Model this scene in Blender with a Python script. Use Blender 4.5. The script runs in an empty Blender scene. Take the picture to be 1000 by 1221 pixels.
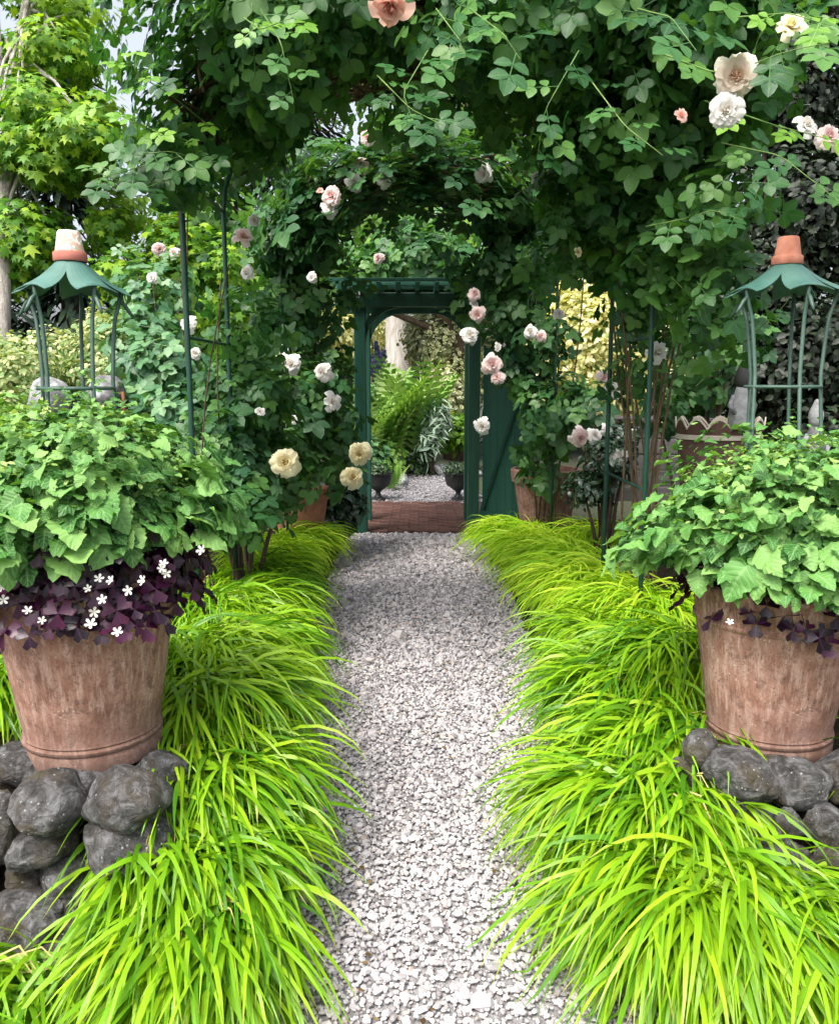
import bpy, math, random
import numpy as np
from mathutils import Vector, Matrix
R_ = np.random.RandomState(7)
random.seed(7)
PI = math.pi
rad = math.radians
S = bpy.context.scene
COL = S.collection

# ------------------------------------------------------------------ camera, sky, sun, exposure
PITCH = rad(9.0); FPX = 980.0; EYE = 1.5
cam_d = bpy.data.cameras.new('camera'); cam = bpy.data.objects.new('camera', cam_d); COL.objects.link(cam)
cam.location = (0, 0, EYE); cam.rotation_euler = (PI/2 - PITCH, 0, 0)
cam_d.sensor_fit = 'HORIZONTAL'; cam_d.sensor_width = 36; cam_d.lens = 36*FPX/1000
cam_d.clip_start = 0.05; cam_d.clip_end = 500
S.camera = cam
SUN_EL, SUN_AZ = rad(58), rad(215)      # azimuth clockwise from +Y: behind and to the left of the camera
w = bpy.data.worlds.new('World'); S.world = w; w.use_nodes = True
nt = w.node_tree; nt.nodes.clear()
sky = nt.nodes.new('ShaderNodeTexSky'); sky.sky_type = 'NISHITA'; sky.sun_disc = False
sky.sun_elevation = SUN_EL; sky.sun_rotation = SUN_AZ; sky.dust_density = 7.0; sky.air_density = 0.8; sky.ozone_density = 1.0
bg = nt.nodes.new('ShaderNodeBackground'); bg.inputs[1].default_value = 0.15
wo = nt.nodes.new('ShaderNodeOutputWorld')
hs = nt.nodes.new('ShaderNodeHueSaturation'); hs.inputs['Saturation'].default_value = .45; hs.inputs['Value'].default_value = 1.1   # thin high cloud
nt.links.new(sky.outputs[0], hs.inputs['Color']); nt.links.new(hs.outputs[0], bg.inputs[0]); nt.links.new(bg.outputs[0], wo.inputs[0])
sd = bpy.data.lights.new('sun', 'SUN'); sd.energy = 1.3; sd.angle = rad(24); sd.color = (1.0, 0.94, 0.82)
sun = bpy.data.objects.new('sun', sd); COL.objects.link(sun)
sdir = Vector((math.sin(SUN_AZ)*math.cos(SUN_EL), math.cos(SUN_AZ)*math.cos(SUN_EL), math.sin(SUN_EL)))
sun.rotation_euler = sdir.to_track_quat('Z', 'Y').to_euler(); sun.location = (0, 0, 12)
S.view_settings.view_transform = 'Standard'; S.view_settings.look = 'None'
S.view_settings.gamma = 1.0; S.view_settings.use_curve_mapping = False
S.view_settings.exposure = 1.34
S.cycles.max_bounces = 8; S.cycles.transparent_max_bounces = 4; S.cycles.transmission_bounces = 4

CF = np.array([0, math.cos(PITCH), -math.sin(PITCH)]); CU = np.array([0, math.sin(PITCH), math.cos(PITCH)])
def at(px, py, t):
    "a point of the place, from where it appears and how far off it stands (metres along the view)"
    return np.array([0, 0, EYE]) + t*(CF + np.array([1., 0, 0])*((px-500)/FPX) + CU*((610.5-py)/FPX))
def proj(P):
    D = P - np.array([0, 0, EYE]); t = D @ CF
    t = np.where(t < .05, .05, t)
    return 500 + FPX*D[:, 0]/t, 610.5 - FPX*(D @ CU)/t, t

# ------------------------------------------------------------------ materials
MATS = {}
def mat_base(name):
    m = bpy.data.materials.new(name); m.use_nodes = True; t = m.node_tree; t.nodes.clear()
    o = t.nodes.new('ShaderNodeOutputMaterial'); p = t.nodes.new('ShaderNodeBsdfPrincipled')
    t.links.new(p.outputs[0], o.inputs[0]); MATS[name] = m
    return m, t, p, o
def N(t, kind, **kw):
    n = t.nodes.new(kind)
    for k, v in kw.items():
        if k in n.inputs.keys() if isinstance(k, str) else False: n.inputs[k].default_value = v
        else: setattr(n, k, v)
    return n
def ramp(t, src, stops):
    r = t.nodes.new('ShaderNodeValToRGB'); e = r.color_ramp.elements
    while len(e) < len(stops): e.new(0.5)
    for i, (p, c) in enumerate(stops):
        e[i].position = p; e[i].color = (c[0], c[1], c[2], 1) if not isinstance(c, (int, float)) else (c, c, c, 1)
    t.links.new(src, r.inputs[0]); return r.outputs[0]
def noise(t, scale, detail=4, vec=None, rough=.55, dist=0):
    n = t.nodes.new('ShaderNodeTexNoise'); n.inputs['Scale'].default_value = scale; n.inputs['Detail'].default_value = detail
    n.inputs['Roughness'].default_value = rough; n.inputs['Distortion'].default_value = dist
    if vec is not None: t.links.new(vec, n.inputs['Vector'])
    return n.outputs[0]
def mth(t, op, a, b=None, clamp=False):
    n = t.nodes.new('ShaderNodeMath'); n.operation = op; n.use_clamp = clamp
    for i, x in enumerate((a, b)):
        if x is None: continue
        if isinstance(x, (int, float)): n.inputs[i].default_value = x
        else: t.links.new(x, n.inputs[i])
    return n.outputs[0]
def mix(t, fac, a, b, mode='MIX'):
    n = t.nodes.new('ShaderNodeMix'); n.data_type = 'RGBA'; n.blend_type = mode
    for i, x in ((0, fac), (6, a), (7, b)):
        if isinstance(x, (int, float)): n.inputs[i].default_value = x
        elif isinstance(x, tuple): n.inputs[i].default_value = (x[0], x[1], x[2], 1)
        else: t.links.new(x, n.inputs[i])
    return n.outputs[2]
def bump(t, p, h, strength=.3, dist=.01):
    b = t.nodes.new('ShaderNodeBump'); b.inputs['Strength'].default_value = strength; b.inputs['Distance'].default_value = dist
    t.links.new(h, b.inputs['Height']); t.links.new(b.outputs[0], p.inputs['Normal'])
def attr(t, name):
    a = t.nodes.new('ShaderNodeAttribute'); a.attribute_name = name; return a.outputs['Fac']

def leaf_mat(name, cols, rough=.45, spec=.5, trans=.3, vein=None, tint=None, clump=1.3, alt=None, side=False, stripe=False):
    "cols: dark, mid, light of the single leaves; vein: colour along the midrib; alt: colour at the leaf edge"
    m, t, p, o = mat_base(name)
    oi = t.nodes.new('ShaderNodeObjectInfo'); geo = t.nodes.new('ShaderNodeNewGeometry')
    r = mth(t, 'FRACT', mth(t, 'ADD', attr(t, 'rnd'), oi.outputs['Random']))
    c = ramp(t, r, [(0, cols[0]), (.5, cols[1]), (1, cols[2])])
    cl = noise(t, clump, 2, geo.outputs['Position'])
    c = mix(t, mth(t, 'MULTIPLY', mth(t, 'SUBTRACT', cl, .5), 2.2, True), c, cols[2])
    u = attr(t, 'u')
    if vein is not None:
        c = mix(t, ramp(t, u, [(0, .65), (.10, .12), (.2, 0)]), c, vein)
    if stripe:
        st = mth(t, 'SINE', mth(t, 'MULTIPLY', u, 21))
        c = mix(t, ramp(t, st, [(.35, 0), (.95, .38)]), c, cols[0])
        tip = mth(t, 'ADD', attr(t, 'along'), mth(t, 'MULTIPLY', r, .14))
        c = mix(t, ramp(t, tip, [(1.04, 0), (1.10, .75)] if False else [(.97, 0), (1.0, .7)]), c, (.34, .27, .09))
    if side:
        wv = mth(t, 'SINE', mth(t, 'MULTIPLY', mth(t, 'SUBTRACT', attr(t, 'along'), mth(t, 'MULTIPLY', u, .22)), 44))
        c = mix(t, ramp(t, wv, [(.80, 0), (.98, .45)]), c, vein)
    if alt is not None:
        c = mix(t, ramp(t, u, [(.55, 0), (.8, 1)]), c, alt)
    t.links.new(c, p.inputs['Base Color']); p.inputs['Roughness'].default_value = rough
    p.inputs['Specular IOR Level'].default_value = spec
    fine = noise(t, 55, 3, geo.outputs['Position']); bump(t, p, mth(t, 'SUBTRACT', fine, mth(t, 'MULTIPLY', wv, .35)) if side else fine, .35, .004)
    tr = t.nodes.new('ShaderNodeBsdfTranslucent')
    t.links.new(mix(t, 1.0, c, (1.0, 1.0, .35), 'MULTIPLY'), tr.inputs[0])
    ad = t.nodes.new('ShaderNodeMixShader'); ad.inputs[0].default_value = trans
    t.links.new(p.outputs[0], ad.inputs[1]); t.links.new(tr.outputs[0], ad.inputs[2]); t.links.new(ad.outputs[0], o.inputs[0])
    return m

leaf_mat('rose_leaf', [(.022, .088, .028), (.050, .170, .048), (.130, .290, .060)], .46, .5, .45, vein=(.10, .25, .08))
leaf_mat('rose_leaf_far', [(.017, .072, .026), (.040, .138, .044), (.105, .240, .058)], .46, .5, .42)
leaf_mat('rose_leaf_lime', [(.10, .26, .02), (.17, .38, .03), (.24, .46, .05)], .42, .5, .45, vein=(.3, .5, .12))
leaf_mat('pot_leaf', [(.025, .105, .020), (.085, .250, .050), (.26, .47, .13)], .55, .35, .34, vein=(.26, .46, .18), clump=6, side=True)
leaf_mat('tip_leaf', [(.14, .30, .05), (.26, .44, .10), (.42, .55, .20)], .55, .3, .35)
leaf_mat('oxalis_leaf', [(.008, .002, .007), (.020, .004, .017), (.075, .010, .045)], .38, .5, .15, vein=(.09, .02, .08))
leaf_mat('grass_blade', [(.055, .190, .006), (.19, .410, .008), (.37, .58, .018)], .42, .45, .38, clump=2.2, stripe=True)
leaf_mat('grass_blade_gold_lit', [(.20, .44, .012), (.42, .68, .022), (.64, .80, .06)], .42, .4, .42, clump=3, stripe=True)  # gold grass brightened: sunlit look painted into the blade colour
leaf_mat('maple_leaf', [(.045, .16, .012), (.12, .31, .020), (.36, .54, .035)], .5, .4, .45, clump=.9)
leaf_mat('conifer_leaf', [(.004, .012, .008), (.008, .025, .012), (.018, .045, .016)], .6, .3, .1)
leaf_mat('wood_leaf', [(.02, .08, .012), (.05, .16, .02), (.16, .32, .03)], .5, .4, .4, clump=.5)
leaf_mat('sunlit_gold_leaf', [(.26, .34, .10), (.66, .62, .28), (.84, .80, .55)], .5, .3, .45, clump=.8)  # pale yellow stands for sunlight on the foliage, put into the leaf colour
leaf_mat('cream_leaf', [(.06, .16, .04), (.24, .34, .11), (.62, .62, .34)], .5, .4, .35)
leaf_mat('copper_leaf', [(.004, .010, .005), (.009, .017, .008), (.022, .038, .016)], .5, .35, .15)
leaf_mat('teal_leaf', [(.03, .11, .05), (.07, .20, .085), (.19, .35, .15)], .45, .5, .3)
leaf_mat('silver_leaf', [(.09, .17, .11), (.19, .29, .21), (.34, .44, .35)], .6, .3, .2)
leaf_mat('fern_leaf', [(.09, .24, .04), (.20, .40, .07), (.38, .56, .16)], .5, .4, .4)
leaf_mat('ivy_leaf', [(.006, .025, .014), (.012, .045, .022), (.05, .10, .05)], .25, .7, .1, vein=(.14, .2, .12))
leaf_mat('holly_leaf', [(.06, .12, .03), (.20, .26, .09), (.50, .50, .26)], .35, .6, .25, alt=(.75, .72, .45))
leaf_mat('box_leaf', [(.008, .03, .012), (.02, .06, .02), (.07, .13, .04)], .4, .5, .2)
leaf_mat('delphinium_petal', [(.05, .07, .22), (.12, .15, .34), (.3, .32, .5)], .5, .3, .2)
leaf_mat('bark_scrap', [(.05, .03, .015), (.12, .07, .03), (.22, .16, .06)], .8, .2, .1)
leaf_mat('straw', [(.30, .25, .08), (.42, .34, .12), (.5, .45, .2)], .7, .3, .3)
leaf_mat('white_petal', [(.7, .68, .6), (.8, .78, .74), (.85, .84, .82)], .5, .3, .3)

def bloom_mat(name, heart, outer):
    m, t, p, o = mat_base(name)
    c = ramp(t, attr(t, 'u'), [(0, heart), (.45, tuple((a+2*b)/3 for a, b in zip(heart, outer))), (1, outer)])
    t.links.new(c, p.inputs['Base Color']); p.inputs['Roughness'].default_value = .6; p.inputs['Specular IOR Level'].default_value = .25
    tr = t.nodes.new('ShaderNodeBsdfTranslucent'); t.links.new(c, tr.inputs[0])
    ad = t.nodes.new('ShaderNodeMixShader'); ad.inputs[0].default_value = .35
    t.links.new(p.outputs[0], ad.inputs[1]); t.links.new(tr.outputs[0], ad.inputs[2]); t.links.new(ad.outputs[0], o.inputs[0])
bloom_mat('bloom_blush', (.80, .42, .38), (.84, .72, .70))
bloom_mat('bloom_pink', (.80, .30, .24), (.84, .55, .47))
bloom_mat('bloom_peach', (.82, .48, .28), (.84, .78, .68))
bloom_mat('bloom_white', (.80, .72, .60), (.84, .83, .82))
bloom_mat('bloom_cream', (.80, .60, .22), (.84, .80, .56))

def solid_mat(name, c1, c2, scale=6, rough=.6, spec=.4, bs=.2, metal=0, stretch=None, detail=5, bd=.004):
    m, t, p, o = mat_base(name)
    tc = t.nodes.new('ShaderNodeTexCoord'); v = tc.outputs['Object']
    if stretch:
        mp = t.nodes.new('ShaderNodeMapping'); mp.inputs['Scale'].default_value = stretch; t.links.new(v, mp.inputs[0]); v = mp.outputs[0]
    n = noise(t, scale, detail, v)
    oi = t.nodes.new('ShaderNodeObjectInfo')
    n2 = mth(t, 'ADD', n, mth(t, 'MULTIPLY', mth(t, 'SUBTRACT', oi.outputs['Random'], .5), .3))
    t.links.new(ramp(t, n2, [(.3, c1), (.7, c2)]), p.inputs['Base Color'])
    p.inputs['Roughness'].default_value = rough; p.inputs['Specular IOR Level'].default_value = spec; p.inputs['Metallic'].default_value = metal
    bump(t, p, noise(t, scale*6, 4, v), bs, bd)
    return m
solid_mat('green_paint', (.008, .040, .028), (.016, .066, .046), 5, .45, .4, .15)
solid_mat('gate_paint', (.010, .060, .040), (.018, .085, .058), 4, .4, .4, .15, stretch=(6, 6, .6))
solid_mat('hat_metal', (.035, .105, .085), (.075, .170, .140), 8, .5, .4, .12)
solid_mat('rod_metal', (.030, .070, .052), (.060, .110, .085), 14, .5, .4, .2)
solid_mat('bark', (.05, .035, .025), (.14, .10, .07), 9, .9, .2, .8, stretch=(4, 4, .5), bd=.01)
solid_mat('pale_bark', (.28, .25, .22), (.55, .52, .48), 4, .85, .2, .9, stretch=(5, 5, .5), bd=.02)
solid_mat('cane', (.035, .022, .014), (.12, .080, .045), 20, .8, .3, .4)
solid_mat('pale_cane', (.16, .15, .07), (.30, .24, .13), 20, .8, .3, .4)
solid_mat('green_cane', (.06, .14, .03), (.16, .24, .07), 20, .6, .3, .2)
solid_mat('soil', (.012, .009, .006), (.035, .025, .017), 12, .95, .1, .8, bd=.02)
solid_mat('brick_red', (.055, .028, .024), (.125, .065, .052), 10, .9, .2, .7, bd=.01)
solid_mat('joint_sand', (.04, .035, .03), (.08, .07, .06), 20, .95, .1, .5)
solid_mat('small_terracotta', (.27, .095, .060), (.46, .20, .135), 26, .85, .2, .25)
solid_mat('grey_stone', (.12, .12, .125), (.40, .41, .42), 22, .9, .2, .6, bd=.01)
solid_mat('brown_metal', (.07, .035, .028), (.14, .075, .06), 8, .6, .4, .3)
solid_mat('grey_wood', (.055, .053, .050), (.12, .115, .11), 5, .85, .2, .5, stretch=(1, 8, 8))
solid_mat('pale_trim', (.42, .37, .30), (.60, .54, .45), 10, .8, .2, .2)
solid_mat('black_iron', (.010, .011, .012), (.025, .027, .028), 9, .5, .5, .3)
solid_mat('dark_stone', (.02, .022, .024), (.06, .06, .06), 9, .8, .3, .3)

def pot_mat():
    m, t, p, o = mat_base('weathered_terracotta')
    tc = t.nodes.new('ShaderNodeTexCoord'); v = tc.outputs['Object']
    mp = t.nodes.new('ShaderNodeMapping'); mp.inputs['Scale'].default_value = (16, 16, 1.6); t.links.new(v, mp.inputs[0])
    big = noise(t, 9, 6, v, .7); streak = noise(t, 3.4, 7, mp.outputs[0], .75); fine = noise(t, 120, 5, v, .75)
    c = ramp(t, big, [(.30, (.155, .072, .050)), (.5, (.28, .142, .102)), (.70, (.39, .225, .175))])
    c = mix(t, ramp(t, streak, [(.46, 0), (.64, .85)]), c, (.50, .34, .28))
    c = mix(t, ramp(t, noise(t, 16, 6, v, .78, .5), [(.53, 0), (.64, .7)]), c, (.12, .07, .055))
    c = mix(t, ramp(t, fine, [(.56, 0), (.64, .75)]), c, (.075, .045, .038))
    vo = t.nodes.new('ShaderNodeTexVoronoi'); vo.inputs['Scale'].default_value = 70; t.links.new(v, vo.inputs['Vector'])
    speck = ramp(t, vo.outputs['Distance'], [(.14, .9), (.26, 0)])
    c = mix(t, mth(t, 'MULTIPLY', speck, ramp(t, noise(t, 9, 3, v), [(.55, 0), (.62, 1)])), c, (.52, .42, .36))
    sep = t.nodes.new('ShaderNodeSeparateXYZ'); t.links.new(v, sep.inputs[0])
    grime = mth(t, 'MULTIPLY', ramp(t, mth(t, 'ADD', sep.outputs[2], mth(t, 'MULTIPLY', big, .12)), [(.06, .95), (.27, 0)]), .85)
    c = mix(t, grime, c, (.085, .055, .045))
    t.links.new(c, p.inputs['Base Color']); p.inputs['Roughness'].default_value = .88; p.inputs['Specular IOR Level'].default_value = .25
    bump(t, p, mth(t, 'ADD', mth(t, 'MULTIPLY', streak, .6), mth(t, 'MULTIPLY', fine, .8)), .55, .006)
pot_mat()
def rock_mat():
    m, t, p, o = mat_base('wall_stone')
    tc = t.nodes.new('ShaderNodeTexCoord'); v = tc.outputs['Object']; oi = t.nodes.new('ShaderNodeObjectInfo')
    ad = t.nodes.new('ShaderNodeVectorMath'); ad.operation = 'ADD'
    cb = t.nodes.new('ShaderNodeCombineXYZ'); t.links.new(mth(t, 'MULTIPLY', oi.outputs['Random'], 40), cb.inputs[0])
    t.links.new(v, ad.inputs[0]); t.links.new(cb.outputs[0], ad.inputs[1]); v = ad.outputs[0]
    a = noise(t, 22, 8, v, .72, .8); b = noise(t, 95, 6, v, .75); c0 = noise(t, 9, 3, v)
    c = ramp(t, a, [(.32, (.014, .013, .012)), (.48, (.075, .073, .072)), (.64, (.22, .22, .23))])
    c = mix(t, ramp(t, c0, [(.50, 0), (.66, .6)]), c, (.085, .055, .032))
    c = mix(t, ramp(t, b, [(.60, 0), (.72, .8)]), c, (.30, .31, .30))
    vo = t.nodes.new('ShaderNodeTexVoronoi'); vo.inputs['Scale'].default_value = 60; t.links.new(v, vo.inputs['Vector'])
    c = mix(t, mth(t, 'MULTIPLY', ramp(t, vo.outputs['Distance'], [(.13, .8), (.20, 0)]), ramp(t, noise(t, 14, 2, v), [(.50, 0), (.58, 1)])), c, (.50, .51, .49))
    c = mix(t, ramp(t, noise(t, 9, 5, v, .6), [(.56, 0), (.70, .7)]), c, (.06, .06, .02))
    ve = t.nodes.new('ShaderNodeTexVoronoi'); ve.feature = 'DISTANCE_TO_EDGE'; ve.inputs['Scale'].default_value = 13
    wp = t.nodes.new('ShaderNodeVectorMath'); wp.operation = 'ADD'; nz = t.nodes.new('ShaderNodeTexNoise'); nz.inputs['Scale'].default_value = 14; t.links.new(v, nz.inputs['Vector'])
    sc_ = t.nodes.new('ShaderNodeVectorMath'); sc_.operation = 'SCALE'; sc_.inputs['Scale'].default_value = .09; t.links.new(nz.outputs['Color'], sc_.inputs[0])
    t.links.new(v, wp.inputs[0]); t.links.new(sc_.outputs[0], wp.inputs[1]); t.links.new(wp.outputs[0], ve.inputs['Vector'])
    crack = ramp(t, ve.outputs['Distance'], [(0, 0), (.035, 1)])
    c = mix(t, mth(t, 'ADD', mth(t, 'MULTIPLY', crack, .4), .6), (.012, .011, .010), c)
    a = mth(t, 'ADD', a, mth(t, 'MULTIPLY', crack, .12))
    t.links.new(c, p.inputs['Base Color']); p.inputs['Roughness'].default_value = .75; p.inputs['Specular IOR Level'].default_value = .4
    bump(t, p, mth(t, 'ADD', mth(t, 'MULTIPLY', a, 1.0), mth(t, 'MULTIPLY', b, .45)), 1.0, .03)
rock_mat()
def pebble_mat(name='pebble', shade_tint=0.0):
    m, t, p, o = mat_base(name)
    geo = t.nodes.new('ShaderNodeNewGeometry')
    c = ramp(t, attr(t, 'rnd'), [(0, (.18, .17, .17)), (.14, (.33, .32, .33)), (.38, (.43, .415, .43)), (.62, (.53, .515, .535)), (.80, (.50, .455, .43)), (.92, (.66, .645, .665)), (1, (.36, .29, .25))])
    c = mix(t, ramp(t, noise(t, 90, 4, geo.outputs['Position'], .6), [(.45, 0), (.75, .5)]), c, (.30, .28, .29))
    c = mix(t, shade_tint, mix(t, 1.0, c, (.86, .85, .86), 'MULTIPLY'), (.10, .10, .115))
    t.links.new(c, p.inputs['Base Color']); p.inputs['Roughness'].default_value = .75; p.inputs['Specular IOR Level'].default_value = .25
pebble_mat(); pebble_mat('shaded_pebble', .62)  # second copy darkened: shade on the far gravel painted into its colour
def ground_mat(name, cols, sc):
    m, t, p, o = mat_base(name)
    geo = t.nodes.new('ShaderNodeNewGeometry')
    n1 = noise(t, sc, 6, geo.outputs['Position'], .7); vo = t.nodes.new('ShaderNodeTexVoronoi'); vo.inputs['Scale'].default_value = sc*2.2
    t.links.new(geo.outputs['Position'], vo.inputs['Vector'])
    c = ramp(t, n1, [(.3, cols[0]), (.5, cols[1]), (.7, cols[2])])
    c = mix(t, .35, c, mix(t, ramp(t, vo.outputs['Distance'], [(.2, 1), (.6, 0)]), cols[0], cols[2]))
    t.links.new(c, p.inputs['Base Color']); p.inputs['Roughness'].default_value = .95
    bump(t, p, n1, .8, .02)
ground_mat('garden_ground', [(.012, .012, .006), (.03, .035, .014), (.05, .07, .02)], 8)
ground_mat('path_bed', [(.16, .155, .155), (.26, .25, .26), (.40, .39, .40)], 45)
ground_mat('far_gravel', [(.12, .12, .125), (.26, .26, .27), (.46, .45, .47)], 28)

# ------------------------------------------------------------------ mesh helpers
def finish(o, mat, parent=None):
    if mat: o.data.materials.append(MATS[mat]) if len(o.data.materials) == 0 else None
    COL.objects.link(o)
    if parent is not None: o.parent = parent
    return o
def mesh_np(name, V, F, mat, parent=None, attrs=None, smooth=True):
    V = np.asarray(V, np.float32); F = np.asarray(F, np.int32); k = F.shape[1]; nf = len(F)
    me = bpy.data.meshes.new(name); me.vertices.add(len(V)); me.vertices.foreach_set('co', V.ravel())
    me.loops.add(nf*k); me.loops.foreach_set('vertex_index', F.ravel())
    me.polygons.add(nf); me.polygons.foreach_set('loop_start', np.arange(nf, dtype=np.int32)*k)
    me.polygons.foreach_set('loop_total', np.full(nf, k, np.int32))
    me.update(calc_edges=True)
    me.polygons.foreach_set('use_smooth', np.full(nf, smooth, bool))
    for an, av in (attrs or {}).items():
        a = me.attributes.new(an, 'FLOAT', 'POINT'); a.data.foreach_set('value', np.asarray(av, np.float32))
    me.materials.append(MATS[mat])
    o = bpy.data.objects.new(name, me); COL.objects.link(o)
    if parent is not None: o.parent = parent
    return o
class MB:
    def __init__(s): s.V = []; s.F = []
    def add(s, V, F):
        b = len(s.V); s.V += [tuple(map(float, v)) for v in V]; s.F += [tuple(i+b for i in f) for f in F]; return s
    def box(s, x0, x1, y0, y1, z0, z1, bev=0.0):
        if bev <= 0:
            V = [(x, y, z) for z in (z0, z1) for y in (y0, y1) for x in (x0, x1)]
            return s.add(V, [(0, 2, 3, 1), (4, 5, 7, 6), (0, 1, 5, 4), (2, 6, 7, 3), (0, 4, 6, 2), (1, 3, 7, 5)])
        b = bev; rings = []
        def rg(i, z): return [(x0+i+b*0, y0+i+b, z), (x0+i+b, y0+i, z), (x1-i-b, y0+i, z), (x1-i, y0+i+b, z), (x1-i, y1-i-b, z), (x1-i-b, y1-i, z), (x0+i+b, y1-i, z), (x0+i, y1-i-b, z)]
        for i, z in ((b, z0), (0, z0+b), (0, z1-b), (b, z1)): rings += rg(i, z)
        F = [tuple(reversed(range(8))), tuple(range(24, 32))]
        for r in range(3):
            for k in range(8): F.append((r*8+k, r*8+(k+1) % 8, r*8+8+(k+1) % 8, r*8+8+k))
        return s.add(rings, F)
    def tube(s, pts, r, sides=6, cap=True):
        pts = [np.asarray(p, float) for p in pts]; n = len(pts)
        rs = r if hasattr(r, '__len__') else [r]*n
        V = []; F = []; prev = None
        for i, p in enumerate(pts):
            d = pts[min(i+1, n-1)] - pts[max(i-1, 0)]; d = d/(np.linalg.norm(d)+1e-9)
            if prev is None:
                a = np.array([0, 0, 1.]) if abs(d[2]) < .9 else np.array([1., 0, 0])
            else: a = prev
            u = a - d*(a @ d); u /= np.linalg.norm(u)+1e-9; prev = u; v = np.cross(d, u)
            for k in range(sides):
                th = 2*PI*k/sides; V.append(p + rs[i]*(math.cos(th)*u + math.sin(th)*v))
        for i in range(n-1):
            for k in range(sides):
                F.append((i*sides+k, i*sides+(k+1) % sides, (i+1)*sides+(k+1) % sides, (i+1)*sides+k))
        if cap: F += [tuple(reversed(range(sides))), tuple(range((n-1)*sides, n*sides))]
        return s.add(V, F)
    def lathe(s, prof, seg=32, c=(0, 0, 0), sx=1, sy=1):
        V = []; F = []; n = len(prof)
        for r, z in prof:
            for k in range(seg):
                th = 2*PI*k/seg; V.append((c[0]+r*sx*math.cos(th), c[1]+r*sy*math.sin(th), c[2]+z))
        for i in range(n-1):
            for k in range(seg): F.append((i*seg+k, i*seg+(k+1) % seg, (i+1)*seg+(k+1) % seg, (i+1)*seg+k))
        F.append(tuple(reversed(range(seg)))); F.append(tuple(range((n-1)*seg, n*seg)))
        return s.add(V, F)
    def build(s, name, mat, parent=None, smooth=False, loc=None):
        me = bpy.data.meshes.new(name); me.from_pydata(s.V, [], s.F); me.update()
        if smooth: me.polygons.foreach_set('use_smooth', np.ones(len(me.polygons), bool))
        me.materials.append(MATS[mat])
        o = bpy.data.objects.new(name, me); COL.objects.link(o)
        if parent is not None: o.parent = parent
        if loc is not None: o.location = loc
        return o
def autosmooth(o, ang=40):
    me = o.data; me.polygons.foreach_set('use_smooth', np.ones(len(me.polygons), bool))
    try: me.set_sharp_from_angle(angle=rad(ang))
    except Exception: pass
    return o
def tag(o, label=None, cat=None, group=None, kind=None):
    if label: o['label'] = label
    if cat: o['category'] = cat
    if group: o['group'] = group
    if kind: o['kind'] = kind
    return o
def empty(name, loc, label=None, cat=None, group=None):
    o = bpy.data.objects.new(name, None); o.empty_display_size = .1; COL.objects.link(o); o.location = loc
    return tag(o, label, cat, group)
def inst(name, me, parent, loc, rot=None, scale=None):
    o = bpy.data.objects.new(name, me); COL.objects.link(o)
    if parent is not None: o.parent = parent
    if rot is not None: o.matrix_basis = Matrix.Translation(Vector(loc)) @ rot @ Matrix.Scale(scale or 1, 4)
    else:
        o.location = loc
        if scale: o.scale = (scale,)*3
    return o

# ------------------------------------------------------------------ leaf templates (tip +Y, face +Z); u = 0 on the midrib, 1 at the edge
def leaflet(prof, fold=.10, droop=.12, L=1.0, c=(0, 0), ang=0, lift=0):
    "prof: (along, half width) pairs between base and tip"
    V = [(0, 0, 0)]; U = [0]
    for a, h in prof:
        z = -droop*a*a
        V += [(-h, a, z+fold*h*2), (0, a, z), (h, a, z+fold*h*2)]; U += [1, 0, 1]
    V.append((0, 1, -droop)); U.append(0); n = len(prof); F = [(0, 2, 1), (0, 3, 2)]
    for i in range(n-1):
        a = 1+3*i; b = a+3
        F += [(a, a+1, b+1), (a, b+1, b), (a+1, a+2, b+2), (a+1, b+2, b+1)]
    a = 1+3*(n-1); t = len(V)-1; F += [(a, a+1, t), (a+1, a+2, t)]
    V = np.array(V)*L; ca, sa = math.cos(ang), math.sin(ang)
    X = V[:, 0]*ca - V[:, 1]*sa + c[0]; Y = V[:, 0]*sa + V[:, 1]*ca + c[1]
    return np.stack([X, Y, V[:, 2]+lift], 1), np.array(F), np.array(U, float)
def join(parts):
    V = []; F = []; U = []; b = 0
    for v, f, u in parts: V.append(v); F.append(f+b); U.append(u); b += len(v)
    return np.concatenate(V), np.concatenate(F), np.concatenate(U)
def strip(a, b, w):
    a = np.array(a, float); b = np.array(b, float); d = b-a; n = np.array([-d[1], d[0], 0]); n = n/np.linalg.norm(n)*w
    return np.array([a-n, a+n, b+n, b-n]), np.array([(0, 3, 2), (0, 2, 1)]), np.zeros(4)
ROSE = [(.18, .25), (.48, .37), (.80, .24)]
T_rose = join([leaflet(ROSE, .10, .15, .40, (0, .60), 0), leaflet(ROSE, .1, .12, .36, (.01, .56), -1.15), leaflet(ROSE, .1, .12, .36, (-.01, .56), 1.15),
               leaflet(ROSE, .1, .12, .31, (.01, .27), -1.25), leaflet(ROSE, .1, .12, .31, (-.01, .27), 1.25), strip((0, 0, -.005), (0, .62, -.005), .008)])
RS = [(.25, .30), (.65, .33)]
T_rose3 = join([leaflet(RS, .1, .12, .42, (0, .52), 0), leaflet(RS, .1, .1, .38, (0, .48), -1.2), leaflet(RS, .1, .1, .38, (0, .48), 1.2), strip((0, 0, 0), (0, .5, 0), .008)])
T_leaf = leaflet([(.3, .30), (.65, .28)], .12, .15)
T_heart = leaflet([(-.07, .26), (.12, .44), (.36, .42), (.66, .24)], .10, .22)
def toothed():
    V = [(0, 0, 0)]; pr = [(-.10, .22), (.02, .42), (.16, .40), (.24, .50), (.36, .40), (.46, .42), (.58, .29), (.70, .33), (.80, .20), (.90, .14)]
    return leaflet(pr, .10, .25)
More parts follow.
